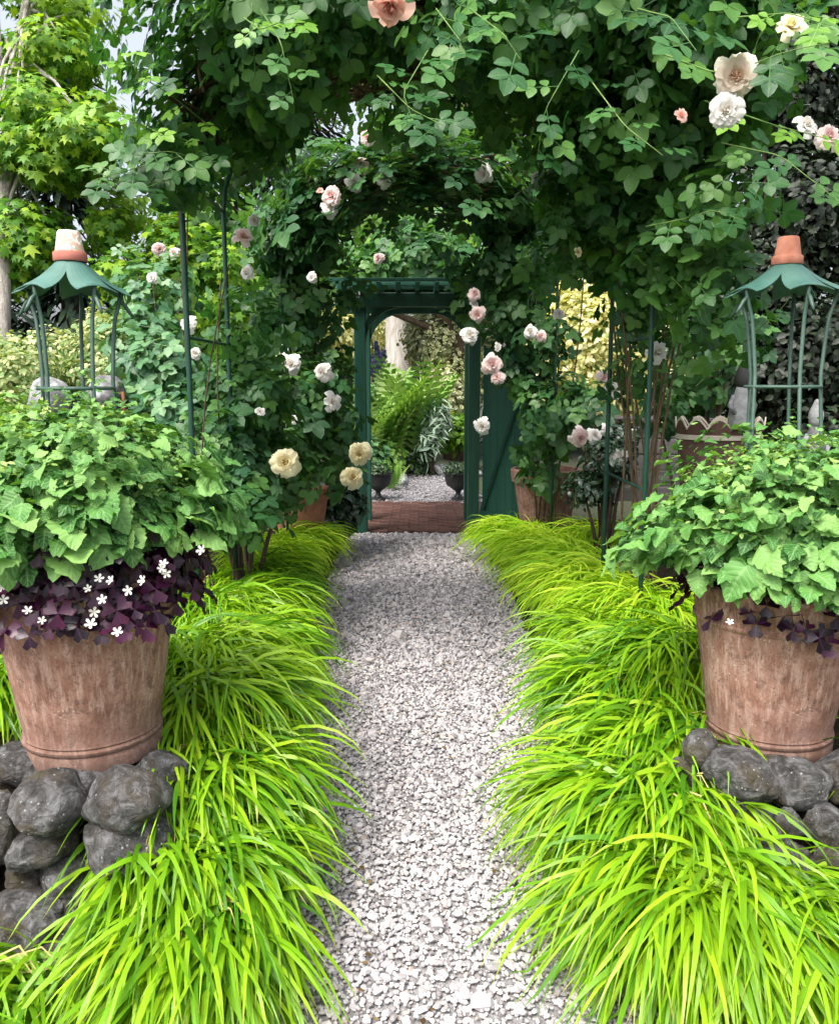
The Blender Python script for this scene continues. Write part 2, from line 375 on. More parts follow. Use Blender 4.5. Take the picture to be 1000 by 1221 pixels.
def crinkle(T, k, amp=.05, curl=0):
    V, F, U = T; V = V.copy(); rr = np.random.RandomState(k)
    V[:, 2] += amp*np.sin(V[:, 0]*9+k)*np.cos(V[:, 1]*8+k*2)+amp*.5*rr.randn(len(V))*U - curl*(V[:, 0]**2)
    V[:, 0] += .10*math.sin(k*2.1)*V[:, 1]**2; V[:, 2] -= .16*rr.rand()*V[:, 1]**2
    return V, F, U
T_tooth = toothed()
T_teeth = [crinkle(T_tooth, 1, .05), crinkle(T_tooth, 2, .07, .4), crinkle(T_tooth, 3, .05, -.3), crinkle(T_tooth, 5, .08, .7)]
T_quad = (np.array([(0, 0, 0), (.38, .5, .06), (0, 1, -.05), (-.38, .5, .06)], float), np.array([(0, 1, 2), (0, 2, 3)]), np.array([0, 1, 0, 1.]))
def T_maple_():
    V = [(0, 0, 0), (0, .45, .03)]; U = [1, 0]
    for an, r in ((-2.3, .22), (-1.75, .46), (-1.35, .24), (-.85, .60), (-.45, .32), (0, .62), (.45, .32), (.85, .60), (1.35, .24), (1.75, .46), (2.3, .22)):
        V.append((r*math.sin(an), .42+r*math.cos(an), -.22*r*r)); U.append(1)
    V = np.array(V, float); V[0] = (0, .18, 0); F = [(1, i, i+1) for i in range(2, 12)]+[(1, 12, 0), (1, 0, 2)]
    return V, np.array([(a, c, b) for a, b, c in F]), np.array(U, float)
T_maple = T_maple_()
T_ivy = leaflet([(-.1, .25), (.12, .48), (.35, .25), (.6, .22)], .08, .1)
T_thin = leaflet([(.3, .09), (.7, .07)], .05, .25)
def T_oxalis_():
    ps = []
    for k in range(3):
        v = np.array([(0, 0, 0), (-.40, .52, .10), (0, .58, -.10), (.40, .52, .10), (-.22, .74, .02), (.22, .74, .02)], float)
        f = np.array([(0, 2, 1), (0, 3, 2), (1, 2, 4), (2, 3, 5)]); u = np.array([0, 1, 0, 1, 1, 1.])
        an = 2*PI*k/3; ca, sa = math.cos(an), math.sin(an)
        ps.append((np.stack([v[:, 0]*ca-v[:, 1]*sa, v[:, 0]*sa+v[:, 1]*ca, v[:, 2]-.25*v[:, 1]**2], 1), f, u))
    return join(ps)
T_oxalis = T_oxalis_()
def T_fern_():
    ps = [strip((0, 0, 0), (0, .5, .12), .01), strip((0, .5, .12), (0, 1, 0), .008)]
    for i in range(12):
        y = .12+.85*i/12; z = .24*y*(1-y)*2; l = .26*(1-abs(y-.4)*1.2); l = max(l, .05)
        for sg in (1, -1): v, f, u = leaflet([(.4, .16)], .05, .1, l, (0, y), -sg*1.15); v = v+np.array([0, 0, z]); ps.append((v, f, u))
    return join(ps)
T_fern = T_fern_()

def frames(Nrm, Dir):
    Nrm = Nrm/(np.linalg.norm(Nrm, axis=1, keepdims=True)+1e-9)
    Y = Dir - Nrm*np.sum(Dir*Nrm, 1, keepdims=True); Y /= np.linalg.norm(Y, axis=1, keepdims=True)+1e-9
    X = np.cross(Y, Nrm); return np.stack([X, Y, Nrm], 2)       # columns
def scatter(name, T, P, Rm, sc, mat, parent=None, kind=None, rnd=None):
    TV, TF, TU = T; n = len(P); k = len(TV)
    if n == 0: return None
    V = np.einsum('nij,kj->nki', Rm, TV)*sc[:, None, None] + P[:, None, :]
    F = TF[None] + (np.arange(n)*k)[:, None, None]
    rnd = R_.rand(n) if rnd is None else rnd
    o = mesh_np(name, V.reshape(-1, 3), F.reshape(-1, TF.shape[1]), mat, parent, {'rnd': np.repeat(rnd, k), 'u': np.tile(TU, n), 'along': np.tile(TV[:, 1], n)})
    if kind: o['kind'] = kind
    return o
TM = {}
def tmesh(name, T, mat):
    key = (id(T), mat)
    if key not in TM:
        V, F, U = T; o = mesh_np(name, V, F, mat, None, {'rnd': np.zeros(len(V)), 'u': U, 'along': V[:, 1]}); me = o.data
        bpy.data.objects.remove(o); TM[key] = me
    return TM[key]
def plant_leaves(parent, T, P, Rm, sc, mat, nparts=300, cell=13, stuff='foliage', part='leaf', off=None, T2=None):
    "the leaves that show largest become parts, the rest one part of kind stuff"
    off = np.zeros(3) if off is None else np.asarray(off, float)
    px, py, t = proj(P); inn = (px > -8) & (px < 1008) & (py > -8) & (py < 1229)
    idx = np.where(inn)[0]; idx = idx[np.argsort(t[idx]/sc[idx])]
    seen = set(); front = []
    order = np.argsort(t[idx]); taken = {}
    for i in idx[order]:
        c = (int(px[i]//cell), int(py[i]//cell))
        if c not in seen: seen.add(c); front.append(i)
    front = np.array(front, int)
    if len(front): front = front[np.argsort(-(sc[front]/t[front]))][:nparts]
    if len(P) <= nparts: front = np.arange(len(P))
    mes = [tmesh(part, q, mat) for q in (T if isinstance(T, list) else [T])]
    for i in front:
        me = random.choice(mes)
        M = Matrix([list(r) for r in Rm[i]]).to_4x4()
        inst(part, me, parent, P[i]-off, M, float(sc[i]))
    keep = np.ones(len(P), bool); keep[front] = False
    if isinstance(T2, list):
        for q in range(len(T2)):
            kq = keep & (np.arange(len(P)) % len(T2) == q); scatter(stuff, T2[q], P[kq]-off, Rm[kq], sc[kq], mat, parent, 'stuff')
        return
    if keep.sum() > 0: return scatter(stuff, T2 or T, P[keep]-off, Rm[keep], sc[keep], mat, parent, 'stuff')
def unit(n):
    v = R_.randn(n, 3); return v/np.linalg.norm(v, axis=1, keepdims=True)
def blob(c, r, n, shell=.5):
    "points in an ellipsoid, crowded towards its skin, and their outward normals"
    d = unit(n); q = shell + (1-shell)*R_.rand(n); q = np.where(R_.rand(n) < .25, R_.rand(n), q)
    q = q*(1+.18*np.sin(d[:, 0]*5+c[0]*3)*np.sin(d[:, 2]*6+c[1]*2))
    return np.asarray(c)[None]+d*np.asarray(r)[None]*q[:, None], d
def orient(D, up=.5, rnd=.6, hang=.4):
    n = len(D); Nn = D + np.array([0, 0, up]) + unit(n)*rnd
    Dr = D*.5 + np.array([0, 0, -hang]) + unit(n)*.8
    return frames(Nn, Dr)
def blobs(lst, dens=1.0, shell=.5):
    Ps, Ds = [], []
    for c, r, n in lst:
        p, d = blob(c, r, int(n*dens), shell); Ps.append(p); Ds.append(d)
    return np.concatenate(Ps), np.concatenate(Ds)

# ------------------------------------------------------------------ ground, path
ROOT = {}
def sheet(name, pts, z, mat, kind='structure'):
    b = MB().add([(x, y, z) for x, y in pts], [tuple(range(len(pts)))]); return tag(b.build(name, mat), kind=kind)
g = sheet('ground', [(-90, -40), (90, -40), (90, 140), (-90, 140)], 0, 'garden_ground')
sheet('path', [(-1.25, -1), (1.1, -1), (.85, 2.5), (.8, 5), (.55, 8.03), (-.75, 8.03), (-.8, 5), (-.85, 2.5)], .006, 'path_bed')
sheet('far_path', [(-.62, 10.12), (.62, 10.12), (.85, 11.6), (.7, 13.2), (.2, 14.2), (-.45, 13.6), (-.75, 12)], .012, 'far_gravel')

def pebble_templates():
    ph = (1+5**.5)/2
    base = np.array([(-1, ph, 0), (1, ph, 0), (-1, -ph, 0), (1, -ph, 0), (0, -1, ph), (0, 1, ph), (0, -1, -ph), (0, 1, -ph), (ph, 0, -1), (ph, 0, 1), (-ph, 0, -1), (-ph, 0, 1)])/1.9
    F = np.array([(0, 11, 5), (0, 5, 1), (0, 1, 7), (0, 7, 10), (0, 10, 11), (1, 5, 9), (5, 11, 4), (11, 10, 2), (10, 7, 6), (7, 1, 8), (3, 9, 4), (3, 4, 2), (3, 2, 6), (3, 6, 8), (3, 8, 9), (4, 9, 5), (2, 4, 11), (6, 2, 10), (8, 6, 7), (9, 8, 1)])
    out = []
    for k in range(8):
        v = base*(1+R_.uniform(-.28, .28, (12, 1))); v = v*np.array([1, R_.uniform(.6, .95), R_.uniform(.4, .65)]); out.append(v)
    return out, F
def gravel(name, xy, size, z0=.008, mat='pebble'):
    tv, F = pebble_templates(); n = len(xy); k = 12
    which = R_.randint(0, 8, n); TV = np.array(tv)[which]
    ang = R_.rand(n)*2*PI; tx = R_.randn(n)*.25; ty = R_.randn(n)*.25
    ca, sa = np.cos(ang), np.sin(ang); z = np.zeros(n); o1 = np.ones(n)
    Rz = np.array([[ca, -sa, z], [sa, ca, z], [z, z, o1]]).transpose(2, 0, 1)
    cx, sx = np.cos(tx), np.sin(tx); Rx = np.array([[o1, z, z], [z, cx, -sx], [z, sx, cx]]).transpose(2, 0, 1)
    cy, sy = np.cos(ty), np.sin(ty); Ry = np.array([[cy, z, sy], [z, o1, z], [-sy, z, cy]]).transpose(2, 0, 1)
    Rm = Rx @ Ry @ Rz
    V = np.einsum('nij,nkj->nki', Rm, TV)*size[:, None, None]
    P = np.stack([xy[:, 0], xy[:, 1], z0+size*.35+R_.rand(n)*.008], 1); V += P[:, None]
    FF = F[None]+(np.arange(n)*k)[:, None, None]
    return mesh_np(name, V.reshape(-1, 3), FF.reshape(-1, 3), mat, None, {'rnd': np.repeat(R_.rand(n), k)}, smooth=False)
def path_pts():
    out = []; sz = []
    for (y0, y1, sp, s) in ((1.2, 2.6, .0128, .0076), (2.6, 4.2, .0142, .0084), (4.2, 6.0, .0185, .0108), (6.0, 8.02, .0230, .0130)):
        xs = np.arange(-1.6 if y0 < 2 else -1.0, .86, sp); ys = np.arange(y0, y1, sp); X, Y = np.meshgrid(xs, ys)
        X = X+R_.uniform(-.7, .7, X.shape)*sp; Y = Y+R_.uniform(-.7, .7, Y.shape)*sp; X = X.ravel(); Y = Y.ravel()
        lft = np.interp(Y, [1.2, 1.96, 2.02, 8], [-1.6, -1.6, -.68, -.76]); rgt = np.interp(Y, [1.2, 2, 5, 8], [.75, .60, .68, .53])
        k = (X > lft) & (X < rgt); X, Y = X[k], Y[k]
        out.append(np.stack([X, Y], 1)); sz.append(s*np.exp(R_.randn(len(X))*.36))
    return np.concatenate(out), np.concatenate(sz)
xy, sz = path_pts()
gv = gravel('gravel', xy, sz); tag(gv, 'loose pale crushed gravel covering the path between the grasses', 'gravel', kind='stuff')
nf = 2600; fx = R_.uniform(-.7, .8, nf); fy = R_.uniform(10.15, 13.4, nf)
gv2 = gravel('gravel', np.stack([fx, fy], 1), .017*np.exp(R_.randn(nf)*.3), .012, 'shaded_pebble'); tag(gv2, 'grey gravel with painted shade on the path beyond the brick threshold', 'gravel', kind='stuff')
# brick threshold under the gateway
thr = empty('brick_threshold', (0, 8.05, 0)); tag(thr, kind='structure')
MB().box(-.66, .64, 0, 2.05, .002, .016).build('joint_bed', 'joint_sand', thr)
bm_ = MB().box(-.098, .098, -.045, .045, 0, .026, .005).build('brick', 'brick_red', thr); bme = bm_.data; first = True
for r in range(21):
    for c in range(7):
        x = -.62 + c*.205 + (.1 if r % 2 else 0)
        if x > .60: continue
        loc = (x+random.uniform(-.003, .003), .05+r*.0965, .010+random.uniform(-.003, .005))
        if first: bm_.location = loc; o = bm_; first = False
        else: o = inst('brick', bme, thr, loc)
        o.rotation_euler = (random.uniform(-.03, .03), random.uniform(-.03, .03), random.uniform(-.02, .02))

# raised soil of the beds
def mound(name, outline_fn, x0, x1, y0, y1, nx, ny):
    V = []; F = []
    for j in range(ny+1):
        for i in range(nx+1):
            x = x0+(x1-x0)*i/nx; y = y0+(y1-y0)*j/ny; V.append((x, y, outline_fn(x, y)+random.uniform(-.01, .01)))
    for j in range(ny):
        for i in range(nx): a = j*(nx+1)+i; F.append((a, a+1, a+nx+2, a+nx+1))
    return tag(MB().add(V, F).build(name, 'soil', smooth=True), kind='structure')
def sstep(a, b, x): t = min(1, max(0, (x-a)/(b-a))); return t*t*(3-2*t)
mound('bed_soil', lambda x, y: -.02+.36*sstep(-.62, -.88, x)*sstep(2.06, 2.22, y)*(1-.55*sstep(3.5, 6.5, y)), -4.5, -.55, 1.9, 8.2, 40, 50)
mound('bed_soil', lambda x, y: -.02+.30*sstep(.55, .95, x)*sstep(2.12, 2.35, y)*(1-.5*sstep(4, 7, y)), .5, 4.5, 2.0, 8.2, 40, 50)

# ------------------------------------------------------------------ stone walls
def ico(sub):
    ph = (1+5**.5)/2
    V = [Vector(v).normalized() for v in [(-1, ph, 0), (1, ph, 0), (-1, -ph, 0), (1, -ph, 0), (0, -1, ph), (0, 1, ph), (0, -1, -ph), (0, 1, -ph), (ph, 0, -1), (ph, 0, 1), (-ph, 0, -1), (-ph, 0, 1)]]
    F = [(0, 11, 5), (0, 5, 1), (0, 1, 7), (0, 7, 10), (0, 10, 11), (1, 5, 9), (5, 11, 4), (11, 10, 2), (10, 7, 6), (7, 1, 8), (3, 9, 4), (3, 4, 2), (3, 2, 6), (3, 6, 8), (3, 8, 9), (4, 9, 5), (2, 4, 11), (6, 2, 10), (8, 6, 7), (9, 8, 1)]
    for _ in range(sub):
        c = {}; G = []
        def m(a, b):
            k = (min(a, b), max(a, b))
            if k not in c: c[k] = len(V); V.append(((V[a]+V[b])/2).normalized())
            return c[k]
        for a, b, d in F:
            x, y, z = m(a, b), m(b, d), m(d, a); G += [(a, x, z), (b, y, x), (d, z, y), (x, y, z)]
        F = G
    return V, F
from mathutils import noise as mn
def rock(name, c, r, parent=None, seed=0, mat='wall_stone', ang=.25, sub=4, facet=.6):
    V, F = ico(sub); out = []; sd_ = Vector((seed*3.7, seed*1.3, seed*7.1)); rr = random.Random(seed)
    planes = []
    for k in range(9):
        d = Vector((rr.gauss(0, 1), rr.gauss(0, 1), rr.gauss(0, 1))).normalized(); planes.append((d, rr.uniform(.70, .95)))
    for v in V:
        s = 1+.20*mn.noise(v*1.4+sd_)+.07*mn.noise(v*3.3+sd_)+.035*mn.noise(v*7+sd_)+.02*mn.noise(v*14+sd_)
        p = v*s
        for d, h in planes:
            e = p.dot(d)-h
            if e > 0: p = p-d*e*facet
        out.append(Vector((p.x*r[0], p.y*r[1], p.z*r[2])))
    rot = Matrix.Rotation(ang, 4, 'Y') @ Matrix.Rotation(rr.uniform(-.3, .3), 4, 'Z')
    o = MB().add([rot @ p for p in out], F).build(name, mat, parent, smooth=True)
    o.location = Vector(c); return o
wl = empty('stone_wall', at(100, 1020, 2.3), 'low dry wall of rounded dark boulders carrying the left terracotta pot', 'stone wall')
wl.location.z = 0; WL = np.array(wl.location)
def stones(parent, off, lst, mat='wall_stone'):
    for i, (px, py, w_, h_, Y, an) in enumerate(lst):
        d = CF + np.array([1., 0, 0])*((px-500)/FPX) + CU*((610.5-py)/FPX); t = Y/d[1]
        p = np.array([0, 0, EYE])+d*t; rx = w_/2/FPX*t*1.05; rz = h_/2/FPX*t*1.08
        rock('stone', p-off, (rx, min(rx, .13), rz), parent, seed=int(px*7+py*3) % 997, ang=an)
MB().box(-1.9, -.76, 2.14, 2.9, 0, .37, .03).build('core', 'soil', wl, loc=(-WL[0], -WL[1], 0))
stones(wl, WL, [(57, 958, 92, 66, 2.06, .05), (151, 951, 96, 68, 2.06, -.12), (155, 1003, 108, 78, 2.05, .2), (50, 1005, 86, 50, 2.08, -.25), (80, 1041, 62, 46, 2.06, .1),
    (30, 1047, 42, 40, 2.07, 0), (38, 1098, 100, 84, 2.02, .1), (88, 1077, 34, 34, 2.07, .5), (122, 1092, 88, 104, 2.05, -.5), (2, 985, 46, 90, 2.06, .0),
    (103, 1058, 24, 24, 2.10, 0), (-45, 960, 80, 70, 2.07, 0), (-50, 1040, 90, 90, 2.05, .2), (28, 912, 74, 46, 2.2, .1), (104, 926, 60, 40, 2.16, 0), (188, 925, 60, 70, 2.22, .6), (196, 985, 50, 80, 2.14, .2),
    (70, 1125, 70, 50, 1.99, 0), (150, 1130, 60, 50, 2.03, 0), (-40, 905, 80, 40, 2.25, 0), (175, 1045, 50, 50, 2.08, .2)])
wr = empty('stone_wall', at(920, 960, 2.5), 'low lichen spotted rock edging beneath the right terracotta pot', 'stone wall')
wr.location.z = 0; WR = np.array(wr.location)
MB().box(.93, 2.1, 2.36, 3.1, 0, .27, .03).build('core', 'soil', wr, loc=(-WR[0], -WR[1], 0))
stones(wr, WR, [(834, 893, 40, 44, 2.33, .1), (883, 922, 84, 56, 2.27, .25), (953, 936, 66, 56, 2.22, -.1), (1000, 925, 56, 62, 2.25, .1), (868, 965, 50, 36, 2.22, .1), (940, 982, 34, 34, 2.15, .2),
    (990, 985, 52, 50, 2.12, 0), (905, 990, 50, 44, 2.18, .3), (1050, 950, 80, 80, 2.2, 0), (815, 930, 44, 50, 2.33, .4), (920, 905, 60, 30, 2.40, 0), (850, 1000, 70, 50, 2.17, 0), (1060, 900, 80, 50, 2.35, 0), (800, 985, 60, 60, 2.25, 0), (920, 1030, 90, 60, 2.1, 0), (1010, 1040, 90, 70, 2.08, 0)])

# ------------------------------------------------------------------ terracotta pots and their supports
LP = np.array([-.965, 2.31, .425]); RP = np.array([1.135, 2.54, .335])
def big_pot(c, label):
    t = empty('terracotta_pot', c, label, 'flower pot', 'large terracotta pots')
    prof = [(.186, 0), (.193, .004), (.195, .045), (.190, .052), (.196, .058), (.1965, .066), (.190, .072), (.193, .078), (.190, .084)]
    prof += [(.190+.052*k/9, .084+.336*k/9) for k in range(1, 10)]
    prof += [(.249, .424), (.251, .432), (.245, .438), (.246, .446), (.254, .520), (.262, .527), (.262, .538), (.254, .545), (.236, .545), (.230, .530), (.226, .49)]
    V = []; b = MB().lathe(prof, 56)
    out = []
    for v in b.V:
        s = 1+.006*mn.noise(Vector(v)*6)+.002*mn.noise(Vector(v)*30); out.append((v[0]*s, v[1]*s, v[2]))
    b.V = out
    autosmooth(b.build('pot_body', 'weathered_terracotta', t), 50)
    MB().lathe([(.0, .484), (.228, .484), (.228, .492), (.12, .500), (0.001, .505)], 28).build('potting_soil', 'soil', t, smooth=True)
    return t
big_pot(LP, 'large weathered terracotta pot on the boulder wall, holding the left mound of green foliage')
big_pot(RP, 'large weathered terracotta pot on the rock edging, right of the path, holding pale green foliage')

def support(base, top_pts, label, angs, hat_c, hat_r, ring_z, ring_r, petal_ang, decorated):
    "flower shaped plant support: rods, ring, petal roof, small pot on the tip"
    t = empty('plant_support', base, label, 'plant support', 'metal plant supports in the pots')
    bx = np.array(base); hc = np.array(hat_c)-bx; hz = hc[2]
    for a in angs:
        d = np.array([math.cos(a), math.sin(a), 0]); P = []
        for f, r in ((-.05, .15), (.0, .145), (.10, .125), (.0, 0)): pass
        z0 = .02; zr = ring_z-bx[2]
        ctrl = [(z0, ring_r*1.25), (zr*.55, ring_r*1.10), (zr, ring_r*.98), (zr+.07, ring_r*1.0), (hz-.09, hat_r*.80), (hz-.035, hat_r*.92), (hz-.002, hat_r*.95)]
        zs = [c[0] for c in ctrl]; rs = [c[1] for c in ctrl]
        # smooth through the control points
        us = np.linspace(0, len(ctrl)-1, 30); zz = np.interp(us, range(len(ctrl)), zs); rr = np.interp(us, range(len(ctrl)), rs)
        kk = np.ones(5)/5; rr2 = np.convolve(np.pad(rr, 2, mode='edge'), kk, 'valid')
        ox, oy = hc[0], hc[1]
        pts = [np.array([ox*min(1, z/hz), oy*min(1, z/hz), z])+d*r for z, r in zip(zz, rr2)]
        b = MB().tube(pts, .0062, 8); b.build('rod', 'rod_metal', t, smooth=True)
        j = pts[-5]; cu = [j, j+d*.014+np.array([0, 0, -.012]), j+d*.028+np.array([0, 0, -.034]), j+d*.040+np.array([0, 0, -.050])]
        MB().tube(cu, [.006, .0065, .006, .0035], 7).build('curl', 'rod_metal', t, smooth=True)
    zr = ring_z-bx[2]; f = zr/hz
    MB().tube([np.array([hc[0]*f+ring_r*math.cos(a), hc[1]*f+ring_r*math.sin(a), zr]) for a in np.linspace(0, 2*PI, 41)], .0055, 7, False).build('ring', 'rod_metal', t, smooth=True)
    n = len(petal_ang)
    for a in petal_ang:                                      # one sheet petal each, with a real thickness
        V = []; F = []; R_n = 9; C_n = 8; half = PI/n*1.02
        for side in (0, 1):
            for i in range(R_n+1):
                u = i/R_n
                for j in range(C_n+1):
                    s = -1+2*j/C_n; r = .028+(hat_r*1.10-.028)*u
                    th = a+s*half*(1-.0*u)*(1 if u < .30 else 1-.42*((u-.30)/.70))
                    end = 1 if i < R_n else .93+.12*abs(s)**1.6
                    z = .088-.105*u-.012*math.sin(PI*u) + .016*u*(1-s*s)
                    rr = r*end*(1 if i < R_n else 1)
                    V.append((hc[0]+rr*math.cos(th), hc[1]+rr*math.sin(th), hz+z-side*.0022))
        m = (R_n+1)*(C_n+1)
        for i in range(R_n):
            for j in range(C_n):
                q = i*(C_n+1)+j; F.append((q, q+C_n+1, q+C_n+2, q+1)); F.append((m+q, m+q+1, m+q+C_n+2, m+q+C_n+1))
        for i in range(R_n):
            for j in (0, C_n): q = i*(C_n+1)+j; F.append((q, q+C_n+1, m+q+C_n+1, m+q))
        for j in range(C_n):
            for i in (0, R_n): q = i*(C_n+1)+j; F.append((q, q+1, m+q+1, m+q))
        MB().add(V, F).build('petal', 'hat_metal', t, smooth=False)
        autosmooth(t.children[-1], 30)
    # upturned little flower pot resting on the tip: a thing of its own
    z0 = hz+.076
    p = empty('small_flower_pot', bx+np.array([hc[0], hc[1], z0]), decorated[0], 'flower pot', 'upturned small flower pots')
    bb = MB().lathe([(.046, 0), (.0475, .003), (.0475, .024), (.045, .027), (.0415, .0275), (.0405, .030), (.032, .082), (.029, .0865), (.010, .0875)], 36)
    autosmooth(bb.build('pot_body', decorated[1], p), 40)
    return t
def deco_mat():
    m, t, p, o = mat_base('painted_terracotta')
    tc = t.nodes.new('ShaderNodeTexCoord'); v = tc.outputs['Object']
    sep = t.nodes.new('ShaderNodeSeparateXYZ'); t.links.new(v, sep.inputs[0])
    body = ramp(t, sep.outputs[2], [(.028, 0), (.030, 1)])
    c = mix(t, noise(t, 20, 4, v), (.28, .085, .06), (.44, .16, .12))
    c = mix(t, mth(t, 'MULTIPLY', body, .8), c, (.52, .36, .28))
    pt = noise(t, 42, 2, v, .5, 1.2)
    c = mix(t, mth(t, 'MULTIPLY', body, ramp(t, pt, [(.50, 0), (.54, 1)])), c, (.74, .73, .66))
    pt2 = noise(t, 55, 1, v, .5, .8)
    c = mix(t, mth(t, 'MULTIPLY', body, ramp(t, pt2, [(.60, 0), (.63, 1)])), c, (.30, .36, .25))
    t.links.new(c, p.inputs['Base Color']); p.inputs['Roughness'].default_value = .8
deco_mat()
hatL = at(86, 344, 2.42); hatR = at(936, 345, 2.64)
support(LP+np.array([0, 0, .50]), None, 'green metal flower shaped support standing in the left pot', [rad(a) for a in (174, 246, 318, 30, 102)], hatL, .143,
        at(95, 463, 2.42)[2], .104, [rad(a) for a in (174, 246, 318, 30, 102)], ('upturned small terracotta pot with a painted white design on the left support', 'painted_terracotta'))
support(RP+np.array([0, 0, .50]), None, 'green metal flower shaped support standing in the right pot', [rad(a) for a in (200, 272, 344, 56, 128)], hatR, .162,
        at(935, 461, 2.64)[2], .112, [rad(a) for a in (200, 272, 344, 56, 128)], ('upturned plain orange terracotta pot topping the right support', 'small_terracotta'))

# ------------------------------------------------------------------ plants in the pots
def potted(c, name, label, R0, H, n, seed):
    t = empty(name, c, label, 'potted plant', 'green mounds growing in the terracotta pots')
    n1 = n
    th = R_.rand(n1)*2*PI; ph = np.arccos(1-R_.rand(n1)*.98)       # mostly upper dome
    q = np.where(R_.rand(n1) < .65, R_.uniform(.80, 1.17, n1), R_.uniform(.3, .85, n1))
    bumpy = 1+.10*np.sin(th*5+seed*3+ph*3)+.13*np.sin(th*3+seed)*np.sin(ph*4+seed*2)+.07*np.sin(th*7+seed)
    D = np.stack([np.sin(ph)*np.cos(th), np.sin(ph)*np.sin(th), np.cos(ph)], 1)
    P = np.asarray(c)+D*np.array([R0, R0, H])*(q*bumpy)[:, None]
    P[:, 2] -= .05*(np.sin(ph)**4)*(R_.rand(n1))
    hfrac = (P[:, 2]-c[2])/H
    size = np.clip((.058-.034*hfrac)*np.exp(R_.randn(n1)*.38), .014, .11)
    Nn = D*.45+np.array([0, -.05, .8])+unit(n1)*.6; Dr = D*.8+np.array([0, 0, -.6])+unit(n1)*.6
    Rm = frames(Nn, Dr)
    plant_leaves(t, T_teeth, P, Rm, size, 'pot_leaf', 300, 15, off=c, T2=T_teeth)
    b = MB()
    for k in range(46):
        a = random.uniform(0, 2*PI); e = random.uniform(.1, 1); r1 = R0*e*.85; z1 = H*math.sqrt(max(.05, 1-e*e))*.88
        b.tube([(random.uniform(-.05, .05), random.uniform(-.05, .05), -.06), (r1*.35*math.cos(a), r1*.35*math.sin(a), z1*.55), (r1*math.cos(a), r1*math.sin(a), z1)], [.004, .003, .002], 4)
    s = b.build('stems', 'green_cane', t); s['kind'] = 'stuff'
    m = 900; th = R_.rand(m)*2*PI; ph = np.arccos(1-R_.rand(m)*.6); D = np.stack([np.sin(ph)*np.cos(th), np.sin(ph)*np.sin(th), np.cos(ph)], 1)
    cl = unit(60); cl[:, 2] = np.abs(cl[:, 2])*.9+.25; cl /= np.linalg.norm(cl, axis=1, keepdims=True); k = R_.randint(0, 60, m)
    P = cl[k]*np.array([R0, R0, H])*1.03+unit(m)*.022
    scatter('tip_leaves', T_leaf, P, frames(unit(m)*.6+np.array([0, 0, .8]), unit(m)), R_.uniform(.012, .024, m), 'tip_leaf', t, 'stuff')
    return t
potted(LP+np.array([-.02, -.02, .69]), 'leafy_plant', 'rounded mound of toothed light green leaves in the left pot above purple oxalis', .335, .315, 3100, 1.3)
potted(RP+np.array([.02, -.02, .635]), 'leafy_plant', 'rounded mound of toothed light green leaves in the right pot', .385, .35, 3400, 4.1)

def oxalis(c, label, n, R0, flowers):
    t = empty('purple_oxalis', c, label, 'purple plant', 'purple oxalis under the green mounds')
    th = R_.rand(n)*2*PI; r = R0*R_.uniform(.72, 1.22, n); z = R_.uniform(-.09, .17, n)-(r-R0)*.5
    P = np.stack([r*np.cos(th), r*np.sin(th), z], 1)+np.asarray(c)
    D = np.stack([np.cos(th), np.sin(th), 0*th], 1)
    Rm = frames(D*.9+np.array([0, 0, .55])+unit(n)*.35, D*.3+np.array([0, 0, -1.])+unit(n)*.4)
    plant_leaves(t, T_oxalis, P, Rm, R_.uniform(.040, .068, n), 'oxalis_leaf', 300, 12, off=c)
    b = MB()
    for i in range(0, n, 2):
        p = P[i]-np.asarray(c); q = p*np.array([.62, .62, 0])+np.array([0, 0, -.04]); b.tube([q, (p+q)/2+np.array([0, 0, .03]), p], .0013, 3, False)
    s = b.build('stems', 'cane', t); s['kind'] = 'stuff'
    # five petalled white flowers
    ps = [leaflet([(.4, .20), (.8, .26)], .05, -.3, 1.0, (0, 0), 2*PI*k/5) for k in range(5)]; fm = tmesh('flower', join(ps), 'white_petal')
    for (px, py, tt) in flowers:
        p = at(px, py, tt); M = Matrix.Rotation(random.uniform(.6, 1.5), 4, 'X') @ Matrix.Rotation(random.uniform(-.6, .6), 4, 'Y') @ Matrix.Rotation(random.uniform(0, 6), 4, 'Z')
        inst('flower', fm, t, p-np.asarray(c), M, random.uniform(.011, .016))
oxalis(LP+np.array([0, 0, .545]), 'dark purple oxalis with small white flowers spilling over the left pot rim', 560, .295,
       [(33, 728, 1.99), (112, 730, 2.0), (108, 744, 1.99), (118, 690, 2.0), (132, 692, 2.0), (170, 692, 2.02), (195, 672, 2.05), (198, 684, 2.05), (192, 678, 2.04), (240, 656, 2.2), (122, 715, 2.0), (140, 754, 2.0), (2, 700, 2.0), (4, 715, 2.0), (50, 740, 2.0), (153, 704, 2.0), (105, 702, 2.02)])
oxalis(RP+np.array([0, 0, .535]), 'dark purple oxalis fringe under the foliage of the right pot', 130, .255, [(790, 638, 2.4), (985, 715, 2.3), (870, 742, 2.25)])

